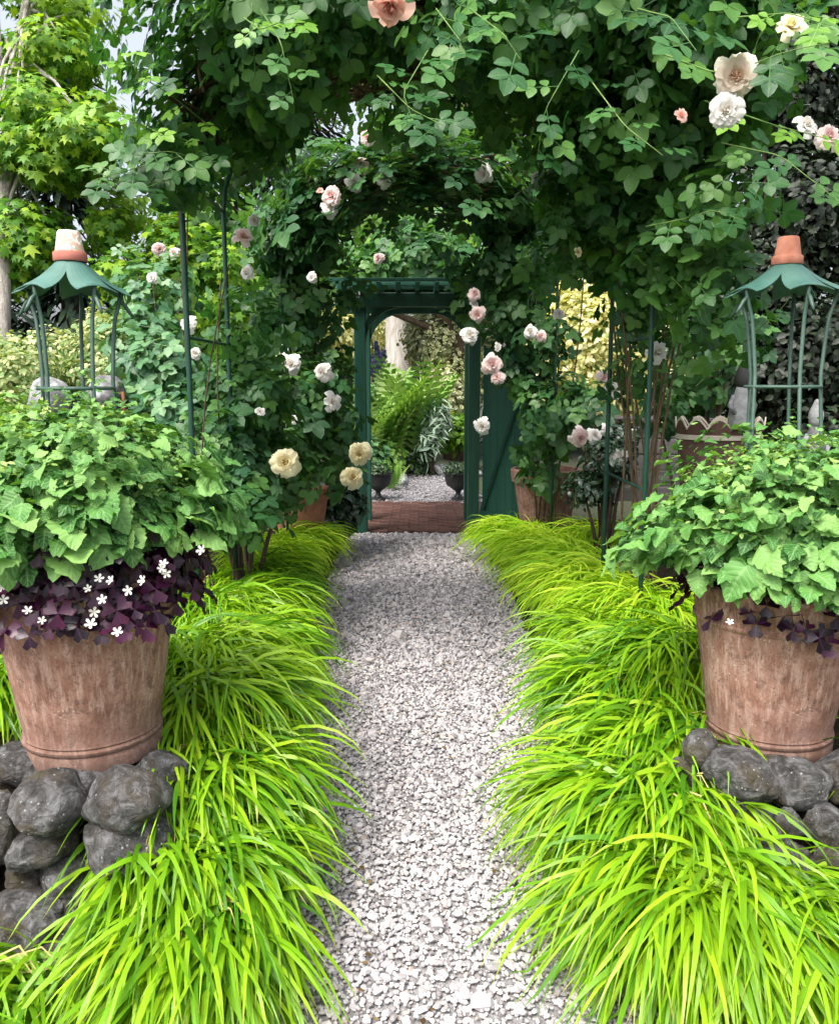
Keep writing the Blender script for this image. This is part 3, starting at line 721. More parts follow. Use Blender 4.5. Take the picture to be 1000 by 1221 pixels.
# ------------------------------------------------------------------ golden forest grass
def straw(parent, c, n, L, la, fan):
    "a few dead, straw coloured blades among the live ones"
    b = MB()
    for k in range(n):
        a = la+random.uniform(-fan, fan); l = L*random.uniform(.5, .95); h = random.uniform(.10, .26); w_ = random.uniform(.002, .004); sx, sy = -math.sin(a)*w_, math.cos(a)*w_
        pts = [(l*s*math.cos(a), l*s*math.sin(a), max(.03-c[2], h*4*s*(1-s)-.12*s)) for s in (0, .25, .5, .75, 1)]
        V = []
        for i, p in enumerate(pts): q = 1-i/4.2; V += [(p[0]-sx*q, p[1]-sy*q, p[2]), (p[0]+sx*q, p[1]+sy*q, p[2]+.003)]
        b.add(V, [(2*i, 2*i+1, 2*i+3, 2*i+2) for i in range(4)])
    s = b.build('dry_blades', 'straw', parent, smooth=True); s['kind'] = 'stuff'
def grass(c, n, L, lean, label, mat='grass_blade', w_=.0085, spread=.10, fan=PI, th0=(58, 86), th1=(35, 75), segs=8):
    n = int(n); lean = np.asarray(lean, float); la = math.atan2(lean[1], lean[0])
    a = la + (R_.rand(n)*2-1)*fan*np.sqrt(R_.rand(n)); rr = spread*np.sqrt(R_.rand(n)); ra = R_.rand(n)*2*PI
    P = np.stack([rr*np.cos(ra), rr*np.sin(ra), np.zeros(n)], 1)
    len_ = L*R_.uniform(.55, 1.1, n); t0 = np.radians(R_.uniform(*th0, n)); t1 = np.radians(R_.uniform(*th1, n))
    back = np.cos(a-la); t0 = np.clip(t0-.12*back, .4, 1.5); len_ = len_*(1+.10*back)
    pw = R_.uniform(.75, 1.25, n)
    d = np.stack([np.cos(a), np.sin(a), np.zeros(n)], 1); side = np.stack([-np.sin(a), np.cos(a), np.zeros(n)], 1)
    tw = R_.uniform(-.9, .9, n); width = w_*R_.uniform(.6, 1.25, n); curl = R_.uniform(-.6, .6, n)
    V = np.zeros((n, (segs+1)*2, 3)); p = P.copy()
    for i in range(segs+1):
        s = i/segs; el = t0-(t0+t1)*s**pw
        da = curl*s; dd = d*np.cos(da)[:, None]+side*np.sin(da)[:, None]
        nrm = -dd*np.sin(el)[:, None]+np.array([0, 0, 1.])*np.cos(el)[:, None]
        sd2 = np.cross(dd, [0, 0, 1.])
        wv = sd2*np.cos(tw)[:, None]+nrm*np.sin(tw)[:, None]
        ww = width*(min(1, .35+2.2*s))*(1-max(0, (s-.45)/.55)**1.6*.97)
        V[:, 2*i] = p-wv*ww[:, None]; V[:, 2*i+1] = p+wv*ww[:, None]
        p = p+(dd*np.cos(el)[:, None]+np.array([0, 0, 1.])*np.sin(el)[:, None])*(len_/segs)[:, None]
    dead = R_.rand(n) < .035
    V[:, :, 2] = np.maximum(V[:, :, 2], .022-c[2]+R_.rand(n)[:, None]*.02)
    k = (segs+1)*2; F = np.array([(2*i, 2*i+1, 2*i+3, 2*i+2) for i in range(segs)])
    FF = F[None]+(np.arange(n)*k)[:, None, None]
    o = mesh_np('grass_clump', V.reshape(-1, 3), FF.reshape(-1, 4), mat, None, {'rnd': np.repeat(R_.rand(n), k), 'u': np.tile([0., 1.], n*(segs+1)), 'along': np.tile(np.repeat(np.arange(segs+1)/segs*.93, 2), n)})
    o.location = c; tag(o, label, 'ornamental grass', 'golden green ornamental grass clumps edging the path', 'stuff')
    if c[1] < 4.5: straw(o, c, max(12, n//40), L, la, fan)
    return o
GL = [  # x, y, z, n, L, lean, fan, material, label
 (-.57, 1.97, .05, 1300, .46, (.05, -1), .9, 'g', 'nearest big lime grass clump left of the path, spilling in front of the boulders'),
 (-.53, 2.18, .13, 1000, .45, (.9, -.8), 1.5, 'g', 'lime grass clump at the right end of the boulder wall'),
 (-.54, 2.45, .24, 1000, .44, (.8, -.9), 1.4, 'g', 'lime grass clump falling beside the last boulder of the left wall'),
 (-.62, 2.78, .34, 1100, .50, (.8, -.8), 1.7, 'g', 'bright grass clump close beside the left terracotta pot'),
 (-.74, 3.12, .36, 900, .50, (.7, -.9), 1.9, 'g', 'arching grass clump just behind the left terracotta pot'),
 (-.70, 3.55, .26, 1000, .48, (1, -.8), 1.8, 'g', 'left edging grass clump third behind the left pot'),
 (-.90, 3.95, .30, 800, .50, (.9, -.8), 2, 'g', 'grass clump seen over the arching ones behind the left pot'),
 (-.82, 4.40, .22, 1000, .50, (1, -.6), 2, 'g', 'left edging grass clump beside the far rim of the left leafy mound'),
 (-.90, 5.05, .20, 900, .52, (1, -.5), 2.2, 'g', 'left edging grass clump below the cream yellow rose'),
 (-1.00, 5.75, .18, 900, .52, (1, -.5), 2.4, 'o', 'golden grass clump in front of the half hidden terracotta planter'),
 (-1.05, 6.55, .14, 800, .52, (1, -.4), 2.6, 'o', 'farthest grass clump on the left, near the dark ivy'),
 (-1.04, 1.74, .02, 420, .40, (-.1, -1), 1.8, 'g', 'small grass tuft at the foot of the boulder wall in the lower left corner'),
 (-1.50, 2.85, .34, 500, .50, (.2, -1), 2.0, 'g', 'grass clump tucked behind the left side of the left pot'),
]
GR = [
 (.98, 1.98, .02, 1500, .56, (.15, -1), 1.7, 'g', 'nearest large lime grass clump covering the foot of the right rock edging'),
 (.70, 2.05, .08, 1300, .54, (-.5, -1), 1.6, 'g', 'big lime grass clump reaching the lower middle, in front of the right rocks'),
 (.62, 2.38, .16, 1300, .50, (-1, -.8), 1.7, 'g', 'lime grass clump bulging over the gravel just left of the right rock edging'),
 (1.36, 1.95, .02, 900, .54, (.4, -1), 1.8, 'g', 'grass clump in the lower right corner of the view'),
 (.72, 2.72, .22, 1100, .50, (-.8, -1), 1.5, 'g', 'arching grass clump between the path and the right terracotta pot'),
 (.66, 3.05, .26, 1000, .50, (-1, -.7), 1.7, 'g', 'lime grass clump along the narrowest part of the path on the right'),
 (.90, 3.20, .34, 1000, .52, (-.6, -1), 1.6, 'g', 'bright grass clump behind and left of the right terracotta pot'),
 (.78, 3.60, .26, 1000, .50, (-1, -.7), 1.8, 'g', 'right edging grass clump midway along the gravel path'),
 (.98, 3.95, .32, 1000, .52, (-.8, -.9), 2, 'o', 'right edging grass clump under the trailing leaves of the right mound'),
 (.92, 4.60, .28, 1100, .52, (-1, -.6), 2, 'o', 'yellowest, sunlit coloured grass clump at the foot of the thick green arch pole'),
 (.96, 5.25, .24, 1000, .54, (-1, -.5), 2.2, 'o', 'golden grass clump behind the yellowest one on the right'),
 (.96, 6.00, .20, 900, .54, (-1, -.4), 2.4, 'o', 'right edging grass clump where the path widens'),
 (.88, 6.75, .16, 800, .52, (-1, -.3), 2.6, 'd', 'farthest grass clump on the right, below the open green gate'),
 (1.45, 6.4, .2, 600, .55, (-.3, -1), 2.6, 'd', 'shaded grass clump behind the slim arch poles on the right'),
 (1.62, 2.35, .30, 60, .42, (-.8, -.9), 1.6, 'g', 'thin grass tuft touching the right side of the right pot'),
]
for x, y, z, n, L, ln, fan, m, lb in GL+GR:
    if x < 0 and x > -1.3 and 2.1 < y < 6: x -= .15
    if 0 < x < 1.3: x += np.interp(y, [2.2, 2.4, 3.0, 5, 7], [.05, .12, .20, .07, -.04])
    L *= .95
    grass((x, y, z), n*1.3, L, ln, lb, 'grass_blade_gold_lit' if m in 'od' else 'grass_blade', w_=.0082 if y < 2.6 else (.0076 if y < 3.6 else .0070), spread=.17, fan=fan, th0=(40, 84), th1=(45, 82))

# loose bits on the path: fallen petals, dry leaf scraps, a few bigger chips
def litter(label, n, size, mat, T, flat=.25):
    y = 1.5+6.3*R_.rand(n)**1.3; x = R_.uniform(-.42, .52, n); P = np.stack([x, y, .024+R_.rand(n)*.006], 1)
    o = scatter('fallen_petals' if 'petal' in mat else 'leaf_litter', T, P, frames(np.array([0, 0, 1.])+unit(n)*flat, unit(n)), size*R_.uniform(.5, 1.2, n), mat, None, 'stuff'); tag(o, label, 'litter')
litter('dry brown leaf scraps scattered on the gravel path', 170, .022, 'bark_scrap', T_leaf)
litter('small pale rose petals fallen on the gravel path', 40, .020, 'white_petal', T_leaf)
big_n = 90; tag(gravel('gravel', np.stack([R_.uniform(-.5, .55, big_n), R_.uniform(1.5, 6, big_n)], 1), .017*np.exp(R_.randn(big_n)*.25), .010), 'larger pale chips lying loose on the gravel path', 'gravel', kind='stuff')

# ------------------------------------------------------------------ rose arches (metal hoops)
AW = 1.05; ZS = 2.40; AB = .72
def arch_pt(th, a=AW, b=AB): return (a*math.cos(th), ZS+b*math.sin(th))
def arch(ys, label, r):
    t = empty('rose_arch', (0, ys[0], 0), label, 'garden arch', 'green metal arches over the path')
    for y in ys:
        pts = [(AW, y-ys[0], 0), (AW, y-ys[0], 1.2)]+[(arch_pt(th)[0], y-ys[0], arch_pt(th)[1]) for th in np.linspace(0, PI, 21)]+[(-AW, y-ys[0], 1.2), (-AW, y-ys[0], 0)]
        MB().tube(pts, r, 8).build('hoop', 'green_paint', t, smooth=True)
    for th in np.linspace(.0, PI, 9):
        x, z = arch_pt(th); MB().tube([(x, .008, z), (x, ys[-1]-ys[0]-.008, z)], r*.6, 6).build('crossbar', 'green_paint', t, smooth=True)
    for x in (-AW, AW):
        for z in (1.0, 1.7): MB().tube([(x, .008, z), (x, ys[-1]-ys[0]-.008, z)], r*.6, 6).build('crossbar', 'green_paint', t, smooth=True)
arch([3.80, 4.60], 'nearer green metal arch smothered in climbing rose, poles beside both pots', .0125)
arch([6.45, 7.25], 'farther green metal arch of roses just before the gateway', .011)

# ------------------------------------------------------------------ rose blooms
def bloom_T(seed, npet=42, elong=1.0, tight=0):
    rr = np.random.RandomState(seed); ps = []
    for k in range(npet):
        f = k/(npet-1); az = k*2.39996+rr.uniform(-.2, .2); op = (.10+1.15*f**1.1)*(1-tight*.5); r0 = .02+.10*f; L = (.26+.26*f)*elong*rr.uniform(.85, 1.12); W = (.10+.16*f)*rr.uniform(.8, 1.2)
        v = []; u = []
        for i in range(6):
            s = i/5; wd = W*math.sin(min(1, .25+s*.9)*PI*.62)
            bend = op*(.35+.65*s) - (.35*(1-f))*s*s + (.55*f*s**3)
            x = r0+L*s*math.sin(bend); z = L*s*math.cos(bend)-.10*f
            for j in (-1, -.5, 0, .5, 1):
                yy = wd*j; xx = x-.32*j*j*wd+(.025*rr.randn() if i == 5 else .0); zz = z+.018*rr.randn()*(s > .5)+.05*math.sin(j*4+k)*s*s*f
                v.append((xx*math.cos(az)-yy*math.sin(az), xx*math.sin(az)+yy*math.cos(az), zz)); u.append(f*.75+.25*s)
        F = []
        for i in range(5):
            for j in range(4): q = i*5+j; F += [(q, q+5, q+6), (q, q+6, q+1)]
        ps.append((np.array(v), np.array(F), np.array(u)))
    return join(ps)
BT = [bloom_T(1), bloom_T(2, 50), bloom_T(3, 18, 1.0, .9), bloom_T(5, 22, 1.2, .4)]
def bloom(parent, off, px, py, size, t, kind, face=None, v=None):
    c = at(px, py, t); sc = size/FPX*t*.82
    T = BT[v if v is not None else random.choice((0, 1))]
    me = tmesh('bloom', T, 'bloom_'+kind)
    d = Vector(face) if face is not None else Vector((random.uniform(-.5, .5), -1, random.uniform(-.2, .6)))
    M = d.normalized().to_track_quat('Z', 'Y').to_matrix().to_4x4() @ Matrix.Rotation(random.uniform(0, 6), 4, 'Z')
    c = c-np.array(d.normalized())*sc*.3
    inst('bloom', me, parent, c-off, M, sc)

# ------------------------------------------------------------------ climbing roses
def arch_leaves(n, y0, y1, th0, th1, i0, i1, a=AW, b=AB):
    th = R_.uniform(th0, th1, n); o = R_.uniform(i0, i1, n); y = R_.uniform(y0, y1, n)
    o = o*(1+.5*np.sin(th*9+y*3))
    P = np.stack([(a+o)*np.cos(th), y, ZS+(b+o)*np.sin(th)], 1); D = np.stack([np.cos(th), (y-(y0+y1)/2)*.6, np.sin(th)], 1)
    return P, D
def B(px, py, t, rpx, rpy, rd, n): return (at(px, py, t), (rpx/FPX*t, rd, rpy/FPX*t), n)
def vines(b, n, y0, y1, th0, th1, r, o0=-.05, o1=.12):
    for k in range(n):
        y = random.uniform(y0, y1); o = random.uniform(o0, o1); ph = random.uniform(0, 6); a0 = random.uniform(th0, th1); a1 = a0+random.uniform(.5, 1.6)*(1 if random.random() < .5 else -1)
        a1 = min(max(a1, th0), th1); pts = []
        for i in range(14):
            th = a0+(a1-a0)*i/13; oo = o+.05*math.sin(ph+i*.8)
            pts.append(((AW+oo)*math.cos(th), y+.10*math.sin(ph*2+i*.5), ZS+(AB+oo)*math.sin(th)))
        b.tube(pts, r*random.uniform(.5, 1.4), 4, False)
def canes(b, x, y, n, top, spread, r):
    for k in range(n):
        x0 = x+random.uniform(-.10, .14); y0 = y+random.uniform(-.15, .3); x1 = x+random.uniform(-spread, spread); y1 = y+random.uniform(-.3, .4); z1 = top*random.uniform(.8, 1.2); ph = random.uniform(0, 6)
        pts = [(x0+(x1-x0)*s**1.4+.03*math.sin(ph+s*6), y0+(y1-y0)*s+.03*math.cos(ph+s*5), z1*s) for s in np.linspace(0, 1, 10)]
        b.tube(pts, [r*(1.2-.6*s) for s in np.linspace(0, 1, 10)], 5, False)
def rose(name, label, group, base, P, D, size, mat, cellpx, blist, T=T_rose, T2=T_rose, nparts=235, cane=None, up=.35, rnd=.7, hang=.5):
    t = empty(name, base, label, 'climbing rose', group); off = np.array(base, float)
    sc = size*np.exp(R_.randn(len(P))*.18)
    plant_leaves(t, T, P, orient(D, up, rnd, hang), sc, mat, nparts, cellpx, off=off, T2=T2)
    for bl in blist: bloom(t, off, *bl)
    ROSES.append(t)
    if cane is not None:
        b, m = cane; b.V = [(v[0]-off[0], v[1]-off[1], v[2]-off[2]) for v in b.V]
        s = b.build('stems', m, t, smooth=True); s['kind'] = 'stuff'
    return t
HP = PI/2; ROSES = []
# arch A right half (trunk at the right poles)
P1, D1 = arch_leaves(1300, 3.3, 4.95, .15, HP+.1, .02, .36)
P1b, D1b = arch_leaves(330, 2.85, 3.5, .45, HP+.1, .05, .45)
P2, D2 = blobs([B(700, 225, 3.9, 56, 60, .40, 190), B(780, 190, 3.6, 76, 76, .42, 280), B(800, 290, 3.6, 60, 60, .4, 220), B(730, 140, 3.4, 90, 70, .4, 240),
    B(850, 110, 3.3, 70, 60, .35, 140), B(840, 340, 3.4, 50, 40, .3, 60), B(870, 240, 3.1, 50, 50, .3, 50), B(700, 40, 3.2, 100, 60, .4, 220), B(820, 30, 3.0, 90, 50, .35, 200),
    B(765, 360, 4.1, 44, 34, .25, 60), B(930, 50, 2.8, 40, 40, .2, 24), B(840, 400, 3.7, 40, 50, .25, 26), B(655, 310, 5.0, 26, 36, .25, 40), B(600, 90, 3.5, 60, 50, .3, 80), B(720, 290, 4.2, 50, 40, .3, 90), B(760, 430, 4.4, 36, 44, .25, 40)], 1.35)
bA = MB(); vines(bA, 150, 3.6, 4.9, .4, HP+.8, .0065, -.06, .10); canes(bA, 1.16, 4.25, 13, 2.6, .32, .0065)
rose('climbing_rose', 'climbing rose with peach and white blooms filling the right half of the nearer arch', 'roses climbing the arches', (1.12, 4.25, 0),
     np.concatenate([P1, P1b, P2]), np.concatenate([D1, D1b, D2]), .150, 'rose_leaf', 13,
     [(878, 88, 54, 2.3, 'peach', (-.3, -1, -.2), 1), (866, 130, 44, 2.32, 'white', (-.4, -1, -.1), 0), (813, 136, 20, 2.3, 'pink', (0, -1, .2), 2), (944, 26, 34, 2.4, 'cream', (-.3, -1, .4), 3),
      (964, 146, 30, 2.3, 'white', (.2, -1, .5), 3), (992, 158, 36, 2.3, 'blush', (.2, -1, .4), 0), (729, 463, 26, 5.2, 'white'), (722, 449, 18, 5.2, 'blush'), (786, 420, 26, 3.9, 'white', (.3, -1, 0), 3), (668, 372, 15, 5.0, 'white'), (610, 130, 14, 4.6, 'white'), (690, 300, 14, 3.7, 'cream', None, 2), (640, 210, 14, 4.4, 'white')], cane=(bA, 'cane'))
# arch A left half
P1, D1 = arch_leaves(1150, 3.3, 4.95, HP-.1, PI-.2, .02, .30)
P1b, D1b = arch_leaves(230, 2.9, 3.5, HP-.1, PI-.85, .05, .40)
P2, D2 = blobs([B(340, 50, 3.2, 80, 60, .4, 200), B(420, 20, 3.2, 80, 36, .35, 130), B(310, 110, 3.6, 50, 44, .4, 130), B(200, 195, 3.4, 40, 30, .25, 60), B(490, 125, 3.3, 46, 28, .2, 26), B(290, 165, 4.2, 44, 36, .3, 60),
    B(275, 50, 3.6, 36, 50, .3, 70), B(560, 40, 3.0, 70, 40, .3, 90), B(300, 395, 4.7, 50, 50, .3, 60)], 1.35)
bA = MB(); vines(bA, 150, 3.6, 4.9, HP-.8, PI-.3, .0065, -.06, .10); canes(bA, -1.12, 4.25, 4, 2.5, .22, .005)
rose('climbing_rose', 'climbing rose on the left half of the nearer arch, pink bloom hanging at top', 'roses climbing the arches', (-1.12, 4.25, 0),
     np.concatenate([P1, P1b, P2]), np.concatenate([D1, D1b, D2]), .148, 'rose_leaf', 13,
     [(465, 12, 52, 2.4, 'pink', (0, -.7, -1), 3), (290, 280, 24, 4.6, 'blush', (.3, -1, .4), 3), (292, 324, 18, 4.6, 'white'), (190, 297, 18, 5.5, 'blush'), (222, 385, 22, 5.3, 'white'), (339, 551, 38, 4.4, 'cream', (.1, -1, .1), 0), (303, 262, 15, 4.6, 'white'), (248, 578, 18, 3.9, 'white'), (206, 300, 14, 4.8, 'blush'), (232, 420, 15, 4.4, 'white'), (180, 330, 14, 5, 'white'), (310, 490, 14, 4.4, 'white', None, 2)], cane=(bA, 'cane'))
# arch B right / left
P1, D1 = arch_leaves(1000, 6.1, 7.5, .1, HP+.1, -.22, .24)
P2, D2 = blobs([B(625, 300, 6.6, 44, 50, .4, 200), B(640, 400, 6.6, 36, 40, .4, 110), B(660, 490, 6.5, 40, 46, .4, 190), B(625, 440, 6.8, 24, 30, .3, 80), B(595, 360, 6.7, 24, 44, .3, 90), B(645, 550, 6.8, 22, 24, .3, 40), B(690, 480, 6.2, 28, 30, .25, 60), B(615, 250, 6.4, 56, 36, .3, 80), B(560, 315, 6.8, 26, 14, .25, 40)])
bA = MB(); vines(bA, 40, 6.3, 7.4, .2, HP+.6, .007, -.15, .15); canes(bA, 1.02, 6.85, 9, 2.4, .25, .008)
GB = 'roses climbing the arches'
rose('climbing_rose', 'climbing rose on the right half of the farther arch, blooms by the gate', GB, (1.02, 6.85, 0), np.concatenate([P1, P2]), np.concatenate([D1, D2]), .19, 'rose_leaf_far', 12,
     [(567, 349, 17, 6.3, 'blush'), (569, 375, 20, 6.3, 'blush'), (561, 398, 22, 6.3, 'white'), (594, 413, 13, 6.1, 'white', None, 2), (587, 433, 26, 6.0, 'blush'), (592, 449, 18, 6.02, 'blush'), (573, 508, 21, 6.1, 'white'),
      (632, 395, 17, 6.0, 'white'), (645, 400, 15, 6.05, 'blush'), (575, 206, 24, 5.9, 'white'), (694, 523, 26, 5.7, 'blush'), (711, 518, 20, 5.8, 'white'), (726, 514, 18, 5.85, 'white'), (739, 544, 23, 5.7, 'white'), (566, 362, 14, 6.35, 'white', None, 2)], cane=(bA, 'cane'))
P1, D1 = arch_leaves(1100, 6.1, 7.5, HP-.1, PI, -.22, .26)
P2, D2 = blobs([B(355, 280, 6.4, 46, 44, .4, 170), B(350, 370, 6.5, 50, 50, .4, 200), B(345, 470, 6.3, 56, 50, .4, 230), B(395, 500, 6.6, 34, 50, .35, 150), B(390, 440, 6.6, 26, 30, .3, 60), B(320, 540, 6.0, 40, 34, .3, 80), B(395, 560, 6.6, 26, 22, .3, 36), B(360, 225, 6.4, 50, 26, .3, 60), B(412, 340, 6.8, 18, 20, .25, 24)])
bA = MB(); vines(bA, 40, 6.3, 7.4, HP-.6, PI-.2, .007, -.15, .15); canes(bA, -1.02, 6.85, 9, 2.4, .22, .011)
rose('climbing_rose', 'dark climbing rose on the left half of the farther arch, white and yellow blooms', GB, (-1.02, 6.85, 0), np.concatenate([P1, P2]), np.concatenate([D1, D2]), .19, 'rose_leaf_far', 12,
     [(437, 163, 20, 6.0, 'blush'), (430, 195, 23, 5.9, 'blush'), (421, 216, 22, 5.9, 'white'), (459, 211, 23, 5.9, 'white'), (393, 232, 26, 5.8, 'blush'), (394, 246, 22, 5.85, 'white'), (381, 226, 11, 5.85, 'pink', None, 2), (345, 433, 25, 5.6, 'white'), (334, 419, 20, 5.65, 'white', None, 3),
      (382, 443, 25, 5.6, 'white'), (398, 478, 24, 5.7, 'white', (.6, -1, .2), 3), (370, 330, 14, 5.7, 'white'), (350, 500, 13, 5.6, 'white', None, 2), (300, 350, 15, 5.6, 'white'), (428, 542, 30, 5.7, 'cream'), (421, 568, 30, 5.7, 'cream')], cane=(bA, 'cane'))

# long sprays that reach out of the mass: arching stems with leaves along them, parts of the rose they grow from
def spray(parent, pix, n, size, mat, stem='green_cane', r=.0022):
    off = np.array(parent.location); pts = [at(*p) for p in pix]; us = np.linspace(0, len(pts)-1, 12)
    cur = [np.array([np.interp(u, range(len(pts)), [p[k] for p in pts]) for k in range(3)]) for u in us]
    MB().tube([c-off for c in cur], [r*(1.3-.9*i/11) for i in range(12)], 6, False).build('shoot', stem, parent, smooth=True)
    P = []; D = []
    for k in range(n):
        u = (k+.5)/n*11; i = min(int(u), 10); c = cur[i]+(cur[i+1]-cur[i])*(u-i); d = cur[i+1]-cur[i]; d /= np.linalg.norm(d)
        sd = np.cross(d, [0, -.5, 1]); P.append(c); D.append(d*.6+sd*(1 if k % 2 else -1)*random.uniform(.5, 1.1)+np.array([0, 0, random.uniform(-.3, .3)]))
    P = np.array(P); D = np.array(D); Rm = frames(np.tile([0, -.75, .8], (n, 1))+unit(n)*.35, D)
    me = tmesh('leaf', T_rose, mat)
    for i in range(n): inst('leaf', me, parent, P[i]-off, Matrix([list(q) for q in Rm[i]]).to_4x4(), size*random.uniform(.75, 1.15))
rA = ROSES[0]; lA = ROSES[1]
for pix, n, sz_, m in [([(780, 60, 2.8), (860, 90, 2.4), (940, 60, 2.2), (990, 50, 2.1)], 6, .15, 'rose_leaf'), ([(840, 120, 2.8), (920, 148, 2.4), (985, 165, 2.2)], 5, .12, 'rose_leaf_lime'), ([(860, 170, 3.0), (930, 185, 2.7), (1000, 240, 2.4)], 6, .14, 'rose_leaf'),
   ([(770, 270, 3.2), (810, 262, 3.0), (850, 250, 2.9), (885, 262, 2.8)], 6, .15, 'rose_leaf'), ([(800, 330, 3.3), (840, 370, 3.3), (875, 380, 3.2)], 4, .13, 'rose_leaf'), ([(830, 460, 3.6), (860, 430, 3.5), (930, 370, 3.3), (960, 330, 3.2)], 5, .12, 'rose_leaf'),
   ([(760, 10, 2.6), (800, 20, 2.3), (830, 60, 2.2)], 4, .20, 'rose_leaf'), ([(880, 20, 2.5), (940, 15, 2.3), (990, 30, 2.2)], 4, .13, 'rose_leaf_lime'), ([(700, 90, 2.9), (745, 150, 2.7), (790, 185, 2.6)], 5, .15, 'rose_leaf'), ([(690, 60, 2.8), (650, 130, 2.8), (640, 190, 2.9)], 5, .15, 'rose_leaf')]:
    spray(rA, pix, n, sz_, m)
for pix, n, sz_, m in [([(250, 150, 3.4), (200, 110, 3.0), (165, 90, 2.8), (145, 55, 2.7)], 7, .12, 'rose_leaf_lime'), ([(230, 170, 3.3), (170, 150, 3.0), (115, 120, 2.8)], 6, .12, 'rose_leaf_lime'), ([(240, 180, 3.3), (180, 195, 3.1), (110, 215, 3.0)], 7, .15, 'rose_leaf'), ([(235, 200, 3.3), (170, 225, 3.1), (100, 200, 3.0)], 6, .12, 'rose_leaf'),
   ([(250, 190, 3.4), (200, 180, 3.1), (165, 185, 3.0)], 6, .16, 'rose_leaf'), ([(310, 10, 2.8), (335, 50, 2.6), (350, 120, 2.6)], 6, .14, 'rose_leaf'), ([(290, 20, 2.7), (310, 35, 2.5), (350, 20, 2.5)], 4, .12, 'rose_leaf_lime'), ([(450, 90, 2.9), (490, 130, 2.7), (530, 150, 2.6)], 6, .15, 'rose_leaf'), ([(510, 60, 2.8), (480, 110, 2.7), (500, 165, 2.7)], 5, .14, 'rose_leaf'),
   ([(560, 10, 2.6), (600, 40, 2.4), (620, 70, 2.4)], 4, .17, 'rose_leaf'), ([(520, 10, 2.6), (550, 50, 2.5), (540, 90, 2.5)], 4, .16, 'rose_leaf'), ([(250, 300, 4.0), (190, 310, 3.8), (140, 285, 3.7)], 5, .12, 'teal_leaf')]:
    spray(lA, pix, n, sz_, m)

# ------------------------------------------------------------------ gateway
gt = empty('garden_gateway', (0, 8.0, 0), 'dark green timber gateway with arched braces and an open door on its right', 'gateway')
for x in (-.57, .53):
    for y in (.06, .75): MB().box(x-.055, x+.055, y-.055, y+.055, 0, 2.20, .006).build('post', 'gate_paint', gt)
for y in (-.005, .79): MB().box(-.80, .76, y-.045, y+.045, 2.203, 2.33, .005).build('beam', 'gate_paint', gt)
for k in range(9): x = -.74+k*.18; MB().box(x-.022, x+.022, -.16, .98, 2.333, 2.42, .004).build('rafter', 'gate_paint', gt)
for k in range(4): y = -.12+k*.32; MB().box(-.84, .80, y-.02, y+.02, 2.423, 2.455, .003).build('slat', 'gate_paint', gt)
for sx in (-1, 1):
    for y in (.06, .75):
        x0 = -.515 if sx < 0 else .475; b = MB(); V = []; n = 14
        for i in range(n+1):
            a = HP*i/n; cx = x0-sx*.34; cz = 1.86
            ri, ro = .34, .40
            for yy in (-.02, .02):
                V.append((cx+sx*ri*math.cos(a)*1.0, y+yy, cz+ri*math.sin(a))); 
            o_ = (min(abs(ro*math.cos(a)), .34), min(ro*math.sin(a), .341))
            for yy in (-.02, .02): V.append((cx+sx*o_[0], y+yy, cz+o_[1]))
        F = []
        for i in range(n):
            q = i*4; F += [(q, q+4, q+5, q+1), (q+2, q+3, q+7, q+6), (q, q+2, q+6, q+4), (q+1, q+5, q+7, q+3)]
        b.add(V, F).build('brace', 'gate_paint', gt)
door = MB()
# door hinged on the right post and swung towards the path
dr = MB().box(0, .80, -.012, .012, .16, .25, .003).build('door', 'gate_paint', gt); dr.location = (.60, .0, 0); dr.rotation_euler = (0, 0, rad(-62))
MB().box(0, .80, -.012, .012, 1.62, 1.71, .003).build('rail', 'gate_paint', dr)
for k in range(6): MB().box(.005+k*.133, .005+k*.133+.128, .0135, .034, .07, 1.82, .003).build('plank', 'gate_paint', dr)
for z in (.25, 1.62):
    pass
MB().tube([(.04, -.014, .26), (.76, -.014, 1.60)], .018, 4).build('diagonal_brace', 'gate_paint', dr)
# rose on top of the gateway
P, D = blobs([B(560, 345, 7.8, 20, 14, .2, 40), B(500, 303, 8.4, 70, 30, .4, 380), B(440, 315, 8.4, 36, 20, .3, 120), B(560, 322, 8.3, 34, 26, .3, 110), B(500, 275, 8.6, 60, 22, .5, 160)])
rose('climbing_rose', 'lighter green rose sprawling on top of the green gateway', GB, (.9, 8.4, 0), P, D, .20, 'rose_leaf', 10, [(450, 306, 15, 7.6, 'blush'), (426, 350, 10, 7.6, 'white', None, 2)], T2=T_rose3)

# ------------------------------------------------------------------ shrubs and other plants
def shrub(name, label, cat, lst, size, mat, T=T_leaf, nparts=0, cell=10, up=.5, rnd=.6, hang=.3, group=None, stem=True, part='foliage', shell=.5, dens=1.0, trunk=None, limb_r=.02):
    P, D = blobs(lst, dens, shell); c = np.mean([l[0] for l in lst], axis=0); base = (float(c[0]), float(c[1]), 0.0)
    if trunk is not None: base = (float(trunk[0]), float(trunk[1]), 0.0)
    t = empty(name, base, label, cat, group); off = np.array(base)
    sc = size*np.exp(R_.randn(len(P))*.2); Rm = orient(D, up, rnd, hang)
    if nparts: plant_leaves(t, T, P, Rm, sc, mat, nparts, cell, stuff=part, off=off)
    else: scatter(part, T, P-off, Rm, sc, mat, t, 'stuff')
    if stem:
        b = MB()
        for cc, rr, n in lst:
            q = np.asarray(cc)-off
            for k in range(3):
                e = q+np.array([random.uniform(-.5, .5)*rr[0], random.uniform(-.5, .5)*rr[1], random.uniform(-.2, .6)*rr[2]])
                m_ = e*np.array([.45, .45, .55])
                b.tube([(random.uniform(-.05, .05), random.uniform(-.05, .05), 0), m_, e], [limb_r, limb_r*.7, limb_r*.25], 5, False)
        b.build('stems', 'bark', t, smooth=True)
    return t
